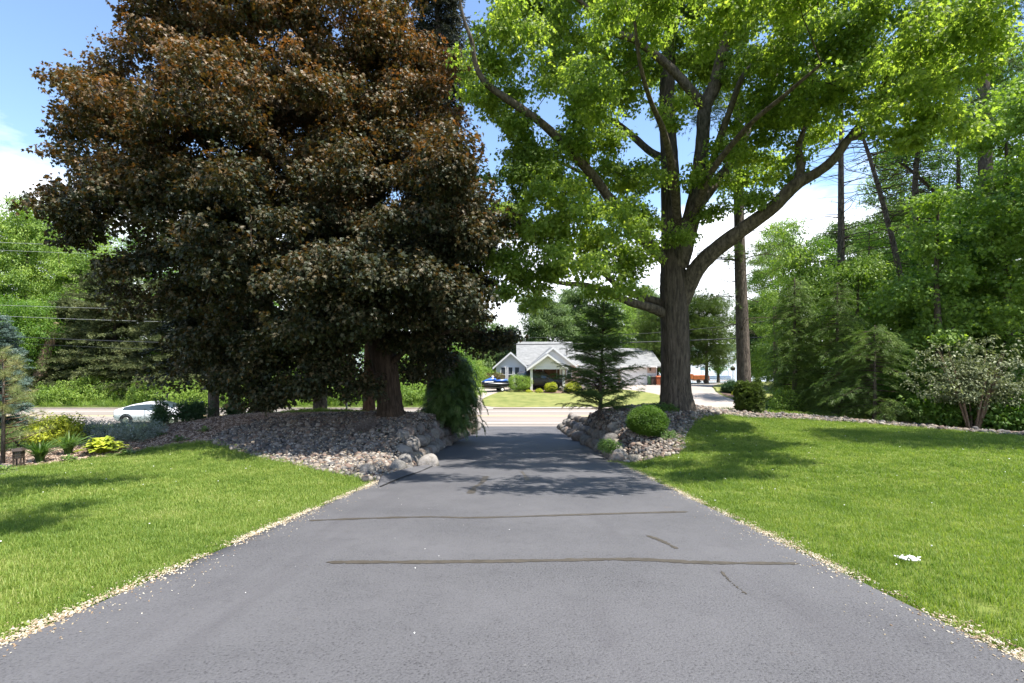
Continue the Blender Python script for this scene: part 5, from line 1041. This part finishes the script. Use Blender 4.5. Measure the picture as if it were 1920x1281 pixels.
g = t.nodes.new('ShaderNodeNewGeometry'); sx = t.nodes.new('ShaderNodeSeparateXYZ'); cb = t.nodes.new('ShaderNodeCombineXYZ'); t.links.new(g.outputs['Position'], sx.inputs[0]); t.links.new(sx.outputs[0], cb.inputs[0]); t.links.new(sx.outputs[2], cb.inputs[1]); t.links.new(cb.outputs[0], bk.inputs['Vector']); t.links.new(bk.outputs[0], b.inputs['Base Color']); M['brick'] = m
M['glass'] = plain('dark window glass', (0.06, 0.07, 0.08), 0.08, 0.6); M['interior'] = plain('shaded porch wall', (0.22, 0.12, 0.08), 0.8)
M['door_white'] = plain('white garage door', (0.82, 0.82, 0.83), 0.5, var=0.02)
GH = 0.72
hs = thing('house', 'white-sided ranch house with grey roof, gabled carport and attached garage across the road', 'house', (X(1080, 54), 54, GH))
O = hs.location
def hb(name, x0, x1, y0, y1, z0, z1, m, parent=hs):
    b = MB(); b.box(((x0 + x1) / 2, (y0 + y1) / 2, (z0 + z1) / 2), (x1 - x0, y1 - y0, z1 - z0)); b.V = [(v[0] - O.x, v[1] - O.y, v[2] - O.z) for v in b.V]
    return b.build(name, M[m], parent)
def Z(py, d): return CZ - (py - HZ) / F * d
def prism(name, pts2, y0, y1, m, parent=hs, axis='y'):
    """polygon in x,z pushed from y0 to y1 (axis y) or polygon in y,z pushed along x"""
    n = len(pts2); V = []
    for e in (y0, y1):
        for a, z in pts2: V.append((a - O.x, e - O.y, z - O.z) if axis == 'y' else (e - O.x, a - O.y, z - O.z))
    Fc = [tuple(range(n - 1, -1, -1)), tuple(range(n, 2 * n))] + [(i, (i + 1) % n, n + (i + 1) % n, n + i) for i in range(n)]
    me = mesh_from(name, V, Fc, M[m]); bm = bmesh.new(); bm.from_mesh(me); bmesh.ops.recalc_face_normals(bm, faces=bm.faces); bm.to_mesh(me); bm.free()
    return link(name, me, parent)
# main body and roof (ridge along x)
xa, xb = X(926, 53), X(1080, 53.6); hb('wall', X(985, 53.5), X(1150, 56), 53.6, 61, GH - .3, Z(684, 53.6), 'siding')
ze = Z(684, 53); zr = Z(641, 57.5)
prism('roof', [(52.9, ze), (57.5, zr), (62, ze), (62, ze - .14), (57.5, zr - .16), (52.9, ze - .14)], X(968, 57.5), X(1073, 57.5), 'shingle', axis='x')
prism('roof', [(53.1, ze - .35), (57.3, Z(656, 57.3)), (61.5, ze - .35), (61.5, ze - .5), (57.3, Z(656, 57.3) - .16), (53.1, ze - .5)], X(1073, 57.3) + 0.02, X(1150, 57.3), 'shingle', axis='x')
# left wing with front gable and three windows
x0, x1 = X(930, 51.8), X(985, 51.8); xm = (x0 + x1) / 2; zw = Z(685, 51.8); zp = Z(661, 51.8)
prism('gable_wall', [(x0, GH - .3), (x1, GH - .3), (x1, zw), (xm, zp), (x0, zw)], 51.8, 56, 'siding')
def gable_roof(xl, xr, zE, zP, y0, y1, over=0.35, th=0.14, m='shingle'):
    xm = (xl + xr) / 2; sl = (zP - zE) / (xm - xl)
    a = (xl - over, zE - over * sl + .05); bb_ = (xm, zP + .05); c = (xr + over, zE - over * sl + .05)
    prism('roof', [a, bb_, c, (c[0], c[1] - th), (bb_[0], bb_[1] - th), (a[0], a[1] - th)][::1], y0 - .30, y1, m)
    for p_, q_ in ((a, bb_), (bb_, c)):
        prism('fascia', [(p_[0], p_[1] + .02), (q_[0], q_[1] + .02), (q_[0], q_[1] - .2), (p_[0], p_[1] - .2)], y0 - .36, y0 - .303, 'trim')
gable_roof(x0, x1, zw, zp, 51.8, 57)
def window(xc, yf, z0, z1, w, parent=hs):
    fr = MB(); t_ = 0.09
    for c, s in (((xc, yf, z0 - t_ / 2), (w + 2 * t_, .10, t_)), ((xc, yf, z1 + t_ / 2), (w + 2 * t_, .10, t_)), ((xc - w / 2 - t_ / 2, yf, (z0 + z1) / 2), (t_, .10, z1 - z0)), ((xc + w / 2 + t_ / 2, yf, (z0 + z1) / 2), (t_, .10, z1 - z0)), ((xc, yf - .01, (z0 + z1) / 2), (w, .05, .06))): fr.box(c, s)
    fr.V = [(v[0] - O.x, v[1] - O.y, v[2] - O.z) for v in fr.V]; f_ = fr.build('window', M['trim'], parent)
    for zz in (0, 1):
        h_ = (z1 - z0) / 2 - .03; z_ = z0 + zz * (h_ + .06); hb('pane', xc - w / 2, xc + w / 2, yf, yf + .02, z_, z_ + h_, 'glass', f_)
for px in (943.5, 957, 969.5): window(X(px, 51.8), 51.76, Z(716, 51.8), Z(689, 51.8), 0.44)
# rear gable beside the carport, brick, with window
x0, x1 = X(995, 51.6), X(1078, 51.6); zp = Z(652, 51.6); zw = Z(684.5, 51.6)
prism('gable_wall', [(x0, zw - .05), (x1, zw - .05), ((x0 + x1) / 2, zp)], 51.6, 53.7, 'siding'); gable_roof(x0, x1, zw, zp, 51.6, 57)
hb('brick_wall', X(1060, 51.7), X(1085, 51.7), 51.7, 53.5, GH - .3, zw - .05, 'brick'); hb('brick_wall', X(985, 53.2), X(1060, 53.2), 53.2, 53.58, GH - .3, zw - .06, 'interior')
window(X(1067, 51.6), 51.64, Z(710, 51.6), Z(690, 51.6), 0.42)
for px in (1003, 1018, 1030, 1044, 1055): hb('porch_trim', X(px, 53.1) - .05, X(px, 53.1) + .05, 53.12, 53.18, GH, zw - .3, 'trim')
hb('door', X(1022, 53.1), X(1036, 53.1), 53.06, 53.11, GH, GH + 2.05, 'interior')
def disc(name, x, y, z, r, m='trim'):
    MB().cyl((x - O.x, y - O.y, z - O.z), (x - O.x, y - .06 - O.y, z - O.z), r, r, 20).build(name, M[m], hs)
disc('gable_vent', X(1034.5, 51.5), 51.56, Z(660, 51.5), 0.27)
# carport with its own gable and posts
dc = 48.0; x0, x1 = X(994, dc), X(1060, dc); zw = Z(688.5, dc); zp = Z(664.5, dc); xm = (x0 + x1) / 2
prism('carport_gable', [(x0, zw), (x1, zw), (xm, zp)], dc, dc + .14, 'siding'); gable_roof(x0, x1, zw, zp, dc, 51.6)
hb('beam', x0 - .05, x1 + .05, dc - .03, dc + .17, zw - .22, zw - .002, 'trim'); hb('ceiling', x0, x1, dc + .18, 51.5, zw - .1, zw - .004, 'trim')
disc('gable_vent', xm, dc - .01, Z(674, dc), 0.19)
for px in (996.5, 1057): hb('post', X(px, dc) - .12, X(px, dc) + .12, dc - .02, dc + .2, GH - .35, zw - .222, 'trim')
for px in (997, 1057): hb('post', X(px, dc) - .1, X(px, dc) + .1, 51.1, 51.3, GH - .2, zw - .11, 'trim')
# garage
dg = 57.6; x0, x1 = X(1150, dg), X(1229.5, dg); zw = Z(686, dg); gy = Z(722.5, dg)
dx0, dx1 = X(1163, dg), X(1214.5, dg); dz = Z(688.5, dg)
hb('garage_wall', x0, dx0, dg, 65, gy - .4, zw, 'brick'); hb('garage_wall', dx1, x1, dg, 65, Z(699.5, dg), zw, 'brick'); hb('garage_siding', dx1, x1, dg + .01, 65, gy - .4, Z(699.5, dg) - .002, 'siding'); hb('garage_lintel', dx0, dx1, dg, 57.8, dz, zw, 'brick')
dr = hb('garage_door', dx0, dx1, dg + .16, dg + .20, gy, dz, 'door_white')
for k in range(4):
    hb('door_panel', dx0 + .04, dx1 - .04, dg + .13, dg + .158, gy + .03 + k * (dz - gy) / 4, gy - .03 + (k + 1) * (dz - gy) / 4, 'door_white', dr)
zr = Z(653, 62.5)
prism('roof', [(dg - .34, zw - .02), (62.5, zr), (67.4, zw - .02), (67.4, zw - .16), (62.5, zr - .17), (dg - .34, zw - .16)], X(1140, 58), X(1217.5, 62.5) + 0.12, 'shingle', axis='x')
xg = X(1232.5, 57.1); hb('gutter', X(1140, 57), xg, dg - .44, dg - .35, zw - .17, zw + .0, 'trim')
prism('garage_gable', [(dg, zw), (65, zw), (62.5, zr - .3)], x1 - .1, x1 - .02, 'siding', axis='x')
b = MB(); b.tube([(xg - .1, dg - .6, zw - .15), (x1 + .05, dg - .08, zw - .5), (x1 + .05, dg - .08, gy)], 0.05, 6); b.V = [(v[0] - O.x, v[1] - O.y, v[2] - O.z) for v in b.V]; b.build('downspout', M['trim'], hs)
lm = hb('wall_lamp', X(1219, dg) - .08, X(1219, dg) + .08, dg - .16, dg - .002, Z(695, dg) - .02, Z(689.5, dg), 'bronze')
b = MB(); hx, hz = X(1063, 54.6), Z(656, 54.6); b.cyl((hx - O.x, 54.6 - O.y, hz - O.z - .6), (hx - O.x, 54.6 - O.y, hz - O.z + .12), .06); b.build('roof_vent_pipe', M['bronze'], hs)

# ------------------------------------------------------------------ vehicles
M['tyre'] = plain('tyre rubber', (0.02, 0.02, 0.02), 0.8); M['rim'] = plain('alloy rim', (0.45, 0.45, 0.46), 0.3, 0.5, 0.8); M['car_white'] = plain('white car paint', (0.78, 0.79, 0.81), 0.2, 0.6, var=0.01)
M['car_grey'] = plain('dark grey car paint', (0.045, 0.045, 0.048), 0.25, 0.5, var=0.05); M['car_glass'] = plain('tinted car glass', (0.035, 0.05, 0.055), 0.06, 0.7, var=0.05); M['lamp_red'] = plain('dark red tail lamp', (0.14, 0.02, 0.02), 0.2, 0.5); M['lamp_clear'] = plain('headlight lens', (0.6, 0.62, 0.65), 0.1, 0.6); M['black'] = plain('black plastic', (0.02, 0.02, 0.022), 0.5)
def car(label, cat, loc, rz, paint, st, W, wr, wx, glass, name='parked_car'):
    """st: stations along x: (x, z_low, z_belt, z_top, belt half width, top half width)"""
    t_ = thing(name, label, cat, loc, rz)
    c = catmull(st, 5); V = []; n = 9
    for x, zl, zb, zt, hb_, ht in c:
        zt = max(zt, zb + .01)
        prof = [(hb_ * .86, zl), (hb_ * .97, zl + .12), (hb_, zl + (zb - zl) * .55), (hb_ * .985, zb), (ht + (hb_ - ht) * .12, zb + (zt - zb) * .86), (ht * .86, zt - .012), (ht * .45, zt + .012), (0, zt + .018)]
        V.append([Vector((x, y, z)) for y, z in prof] + [Vector((x, -y, z)) for y, z in prof[-2::-1]])
    k = len(V[0]); b = MB(); b.add([v for r_ in V for v in r_], [(i * k + j, (i + 1) * k + j, (i + 1) * k + j + 1, i * k + j + 1) for i in range(len(V) - 1) for j in range(k - 1)] + [tuple(range(k)), tuple((len(V) - 1) * k + j for j in range(k - 1, -1, -1))] + [(i * k, i * k + k - 1, (i + 1) * k + k - 1, (i + 1) * k) for i in range(len(V) - 1)])
    me = mesh_from('body', b.V, b.F, M[paint], True); bm = bmesh.new(); bm.from_mesh(me); bmesh.ops.recalc_face_normals(bm, faces=bm.faces); bm.to_mesh(me); bm.free(); link('body', me, t_)
    X_ = [q[0] for q in c]
    def at(x, j):
        i = min(max(np.searchsorted(X_, x) - 1, 0), len(X_) - 2); f = (x - X_[i]) / (X_[i + 1] - X_[i]); return V[i][j].lerp(V[i + 1][j], f)
    for kind_, a0, a1 in glass:
        if kind_ == 'side':
            for s in (0, 1):
                g_ = MB(); pts = []
                for q in range(9):
                    x = a0 + (a1 - a0) * q / 8; j0, j1 = (3, 4) if s == 0 else (k - 4, k - 5); lo = at(x, j0); hi = at(x, j1); e = 0.012 * (1 if s == 0 else -1); f0, f1 = 0.08, 0.93
                    pts += [lo.lerp(hi, f0) + Vector((0, e, 0)), lo.lerp(hi, f1) + Vector((0, e, 0))]
                g_.add(pts, [(2 * q, 2 * q + 2, 2 * q + 3, 2 * q + 1) for q in range(8)]); g_.build('side_window', M['car_glass'], t_, True)
        else:
            g_ = MB(); pts = []
            for q in range(5):
                x = a0 + (a1 - a0) * q / 4
                for j in (5, 6, 7, k - 7, k - 6): pts.append(at(x, j) + Vector((0, 0, .014)))
            g_.add(pts, [(5 * q + j, 5 * q + j + 1, 5 * q + j + 6, 5 * q + j + 5) for q in range(4) for j in range(4)]); g_.build(kind_, M['car_glass'], t_, True)
    for x in wx:
        for s in (-1, 1):
            y = s * (W / 2 - .10); w_ = MB().cyl((x, y - .11, wr), (x, y + .11 + 0.0, wr), wr, wr, 22).build('wheel', M['tyre'], t_)
            MB().cyl((x, y + s * .09, wr), (x, y + s * .125, wr), wr * .62, wr * .55, 16).build('rim', M['rim'], w_)
            MB().tube([(x + math.cos(a) * (wr + .06), s * (W / 2 - .012), wr + math.sin(a) * (wr + .06)) for a in np.linspace(0, math.pi, 11)], 0.035, 5).build('wheel_arch', M['black'], t_)
    return t_
white = car('white sedan parked on the road behind the left flower bed', 'car', (X(222, 30.8) + 2.35, 31.2, 0.02), 0.0, 'car_white',
    [(-2.35, .42, .86, .88, .72, .60), (-2.28, .30, .92, 1.00, .84, .66), (-1.8, .24, .96, 1.16, .90, .62), (-1.2, .22, .96, 1.33, .92, .58), (-.5, .22, .95, 1.43, .92, .58), (.1, .22, .94, 1.43, .92, .58), (.7, .22, .93, 1.30, .92, .60), (1.25, .22, .92, 1.03, .91, .66), (1.8, .24, .84, .88, .88, .62), (2.25, .30, .66, .68, .78, .50), (2.35, .38, .58, .60, .66, .4)], 1.85, .34, (-1.45, 1.42),
    [('side', -1.75, 1.05), ('windscreen', .28, 1.15), ('rear_window', -1.75, -.75)])
for s in (-1, 1):
    MB().box((2.18, s * .62, .66), (.18, .24, .10)).build('headlight', M['lamp_clear'], white); MB().box((-2.27, s * .66, .84), (.12, .30, .10)).build('tail_light', M['black'], white); MB().box((.72, s * .98, 1.0), (.18, .14, .12)).build('door_mirror', M['car_white'], white)
    MB().box((-.25, s * .925, .74), (.012, .012, .6)).build('door_seam', M['black'], white)
suv = car('dark grey pickup-size car parked under the white carport', 'car', (X(1012, 49.6), 49.9, GH - .02), 0.0, 'car_grey',
    [(-2.45, .50, 1.12, 1.20, .84, .70), (-2.38, .40, 1.18, 1.60, .92, .70), (-2.1, .36, 1.18, 1.80, .96, .74), (-1.2, .34, 1.18, 1.86, .97, .75), (-.2, .34, 1.16, 1.85, .97, .75), (.55, .34, 1.14, 1.76, .97, .74), (1.05, .34, 1.14, 1.36, .97, .76), (1.3, .34, 1.13, 1.17, .96, .78), (2.0, .38, 1.07, 1.10, .94, .74), (2.38, .44, .92, .96, .86, .66), (2.45, .5, .8, .84, .8, .6)], 1.95, .40, (-1.55, 1.55),
    [('side', -2.0, -1.0), ('side', -.92, 0.0), ('side', .08, .85), ('windscreen', .5, 1.1)])
for s in (-1, 1): MB().box((2.32, s * .68, .86), (.16, .26, .16)).build('headlight', M['lamp_clear'], suv); MB().box((.72, s * 1.06, 1.22), (.2, .16, .18)).build('door_mirror', M['car_grey'], suv)
# jet ski on its trailer
M['ski_blue'] = plain('blue jet ski shell', (0.04, 0.12, 0.45), 0.3, 0.5); M['ski_black'] = plain('black jet ski hull', (0.02, 0.022, 0.028), 0.3, 0.5)
jz = h1(X(931, 47.8), 47.8) + .03; jr = 0.35
tr = thing('boat_trailer', 'small two-wheeled trailer carrying the jet ski on the concrete drive', 'trailer', (X(931, 47.8), 47.8, jz), jr)
b = MB(); b.tube([(-1.9, 0, .38), (-1.2, 0, .40), (1.2, .35, .42)], .04, 6); b.tube([(-1.2, 0, .40), (1.2, -.35, .42)], .04, 6); b.tube([(.4, -.62, .30), (.4, .62, .30)], .035, 6); b.build('frame', M['galv'], tr)
for s in (-1, 1):
    w_ = MB().cyl((.4, s * .60 - .07, .24), (.4, s * .60 + .07, .24), .24, .24, 16).build('wheel', M['tyre'], tr); MB().cyl((.4, s * .60 + s * .04, .24), (.4, s * .60 + s * .085, .24), .13, .12, 12).build('rim', M['door_white'], w_)
    MB().box((.4, s * .60, .55), (.62, .18, .04)).build('mudguard', M['black'], tr)
MB().cyl((-1.55, 0, .40), (-1.55, 0, 1.05), .04, .04, 8).build('winch_post', plain('yellow strap', (.6, .55, .3)), tr); MB().cyl((-1.8, 0, 0), (-1.8, 0, .38), .03, .03, 8).build('jack', M['galv'], tr)
js = thing('jet_ski', 'blue, white and black jet ski sitting on the small trailer', 'jet ski', (X(931, 47.8), 47.8, jz + .44), jr)
def loft(secs, name, m, parent):
    k = len(secs[0][1]); b = MB(); b.add([(x, y, z) for x, pr in secs for y, z in pr], [(i * k + j, (i + 1) * k + j, (i + 1) * k + (j + 1) % k, i * k + (j + 1) % k) for i in range(len(secs) - 1) for j in range(k)] + [tuple(range(k)), tuple((len(secs) - 1) * k + j for j in range(k - 1, -1, -1))])
    return b.build(name, m, parent, True)
hull = lambda w, z0, z1: [(0, z0), (w * .7, z0 + .12), (w, (z0 + z1) / 2), (w * .95, z1), (-w * .95, z1), (-w, (z0 + z1) / 2), (-w * .7, z0 + .12)]
loft([(-1.62, hull(.06, .36, .50)), (-1.3, hull(.30, .14, .48)), (-.7, hull(.50, .02, .46)), (.3, hull(.56, 0, .42)), (1.2, hull(.54, .02, .40)), (1.35, hull(.48, .1, .38))], 'hull', M['ski_black'], js)
loft([(-1.5, hull(.10, .48, .58)), (-1.0, hull(.30, .46, .78)), (-.45, hull(.34, .44, .95)), (-.2, hull(.30, .42, .90)), (0, hull(.22, .42, .66))], 'bonnet', M['ski_blue'], js)
loft([(-.1, hull(.18, .42, .70)), (.4, hull(.20, .42, .72)), (1.0, hull(.18, .40, .78)), (1.25, hull(.14, .40, .60))], 'seat', M['ski_blue'], js)
MB().tube([(-.25, -.40, .98), (-.35, 0, 1.04), (-.25, .40, .98)], .03, 6).build('handlebar', M['black'], js); MB().box((-.42, 0, 1.06), (.22, .34, .12), 0, .6).build('screen', M['door_white'], js)
for s in (-1, 1): MB().box((-.9, s * .41, .56), (.9, .03, .10)).build('side_stripe', M['door_white'], js)
# shrubs in front of the house
shrub('round_shrub', 'big round green shrub on a short stem in front of the left wing', 973, 48.2, None, 1.2, 1.45, 'shrub', 520, seed=230, sharp=0.2, sc=0.7, lift=0.15, flatbot=0.8)
shrub('brown_shrub', 'brownish-green shrub behind the jet ski', 926, 50.3, None, 1.1, 1.6, 'brown', 380, seed=231, sharp=0.3, sc=1.0)
shrub('round_shrub', 'small round yellow-green ball shrub in front of the dark car', 1033.5, 47.2, None, 0.52, 0.95, 'gold', 420, seed=232, sharp=0.15, sc=1.1, flatbot=.9)
shrub('golden_shrub', 'yellow bush right of the carport post', 1075, 47.6, None, 0.75, 1.0, 'gold', 380, seed=233, sharp=0.3, sc=1.3)
shrub('golden_plant', 'low yellow plant beside the left carport post', 1011, 47.2, None, 0.35, 0.32, 'gold', 90, seed=234, sc=1.1, cat='plant')
shrub('golden_plant', 'tiny yellow-green plant left of the carport post', 992, 47.3, None, 0.28, 0.2, 'gold', 60, seed=235, sc=1.0, cat='plant')
for q, (px, d, w, h_, lab) in enumerate([(905, 52, 1.6, 2.2, 'leafy green bush at the left end of the concrete drive loop'), (880, 50, 1.8, 3.0, 'tall green bush left of the concrete drive')]): shrub('green_shrub', lab, px, d, None, w, h_, 'shrub', 520, seed=236 + q, sharp=.4, sc=1.3)
shrub('dark_shrub', 'dark rounded bush in the small bed right of the concrete drive', 1370, 47, None, 0.8, 1.0, 'herb', 300, seed=240, sc=1.9)
shrub('golden_plant', 'yellow plant in the small bed right of the concrete drive', 1379, 45.5, None, 0.3, 0.4, 'gold', 80, seed=241, cat='plant')
zone('mulch_bed', [tuple(p) for p in catmull(pd([(1352, 47), (1368, 44.5), (1392, 44.2), (1400, 47), (1375, 49)]), 4, True)], M['mulch'], 0.07)
zone('mulch_bed', pd([(985, 49.3), (980, 48), (1030, 46.4), (1085, 46.6), (1100, 49.3)]), M['mulch'], 0.07)
# bins
def bin_(label, px, d, m1, m2, h_=1.05):
    x = X(px, d); t_ = thing('wheeled_bin', label, 'bin', (x, d, h1(x, d) + .02)); MB().box((0, 0, h_ * .48), (.50, .6, h_ * .84), 0, 1.18).build('body', m1, t_); MB().box((0, -.02, h_ * .95), (.64, .76, .09), 0, .86).build('lid', m2, t_)
    MB().tube([(-.25, .42, h_ * .9), (.25, .42, h_ * .9)], .02, 6).build('handle', m1, t_)
    for s in (-1, 1): MB().cyl((s * .26 - .03, .28, .11), (s * .26 + .03, .28, .11), .11, .11, 12).build('wheel', M['tyre'], t_)
bin_('dark grey-brown wheeled bin beside the garage corner', 1224.5, 57.0, plain('dark brown bin', (.06, .04, .035)), plain('dark lid', (.05, .05, .05)), 1.1)
bin_('green-edged narrow bin against the garage wall', 1219.5, 57.25, plain('green bin', (.08, .16, .08)), plain('green lid', (.07, .12, .07)), 1.05)
bin_('orange-brown bin with a bright orange lid near the grey trunk', 1234.5, 56.6, plain('brown bin', (.24, .07, .03)), plain('orange lid', (.50, .10, .03)), 1.1)
# orange utility trailer, boat lift, shore sign
x = X(1312, 72); zt = h1(x, 72) + .03; ot = thing('utility_trailer', 'orange-brown box trailer parked at the end of the concrete drive', 'trailer', (x, 72, zt)); M['orange'] = plain('faded orange steel', (0.42, 0.13, 0.045), 0.6, var=.25)
MB().box((0, 0, .85), (2.3, 1.5, .55)).build('box', M['orange'], ot); MB().box((0, 0, .48), (2.4, 1.6, .14)).build('frame', plain('rusty frame', (.2, .09, .05)), ot); MB().box((-1.9, 0, .95), (1.4, 1.5, .75)).build('front_section', M['orange'], ot)
for q in (-.5, .5): MB().cyl((q, -.85, .28), (q, -.7, .28), .28, .28, 14).build('wheel', M['tyre'], ot)
for s in (-1, 1): MB().box((-2.2 + s * .45, 0, 1.75), (.06, 1.3, .95)).build('rack_post', M['black'], ot)
MB().box((-2.2, 0, 2.2), (1.0, 1.4, .08)).build('rack_roof', plain('green rack', (.06, .12, .09)), ot)
x = X(1345, 112); bl = thing('boat_lift', 'pale canopied boat lift standing in the lake', 'boat lift', (x, 112, -2.65)); M['canopy'] = plain('pale green canopy', (.55, .68, .60), .7)
prism_v = MB(); nseg = 8
prism_v.add([(sx * 3.4, math.cos(math.pi * q / nseg) * 1.6, 2.6 + math.sin(math.pi * q / nseg) * .8) for sx in (-1, 1) for q in range(nseg + 1)], [(q, q + 1, nseg + 2 + q, nseg + 1 + q) for q in range(nseg)] + [tuple(range(nseg + 1)), tuple(range(2 * nseg + 1, nseg, -1))]); prism_v.build('canopy', M['canopy'], bl, True)
for sx in (-1, 1):
    for sy in (-1, 1): MB().cyl((sx * 3.2, sy * 1.5, -.5), (sx * 3.2, sy * 1.5, 2.7), .07, .07, 8).build('post', M['galv'], bl)
loft([(-2.9, hull(.2, .7, 1.2)), (-1.5, hull(.95, .45, 1.25)), (2.2, hull(1.1, .4, 1.3)), (2.9, hull(1.0, .5, 1.3))], 'boat_hull', M['door_white'], bl)
x = X(1330, 104); dk = thing('dock', 'low wooden dock with white rail at the lake edge', 'dock', (x, 106, -2.65)); MB().box((0, 0, .55), (10, 1.2, .12)).build('deck', plain('weathered deck', (.3, .24, .2)), dk)
for q in range(6): MB().cyl((-4.5 + q * 1.8, .5, -.5), (-4.5 + q * 1.8, .5, 1.4), .05, .05, 8).build('post', M['door_white'], dk)
x = X(1374, 90); rs_ = thing('bird_feeder', 'dark round-topped feeder on a thin pole by the lake', 'bird feeder', (x, 90, h1(x, 90))); MB().cyl((0, 0, 0), (0, 0, 2.2), .05, .05, 8).build('pole', M['bronze'], rs_)
MB().cyl((0, 0, 2.2), (0, 0, 2.7), .35, .5, 14).build('feeder', M['bronze'], rs_); MB().cyl((0, 0, 2.7), (0, 0, 3.0), .55, .08, 14).build('roof', M['bronze'], rs_)
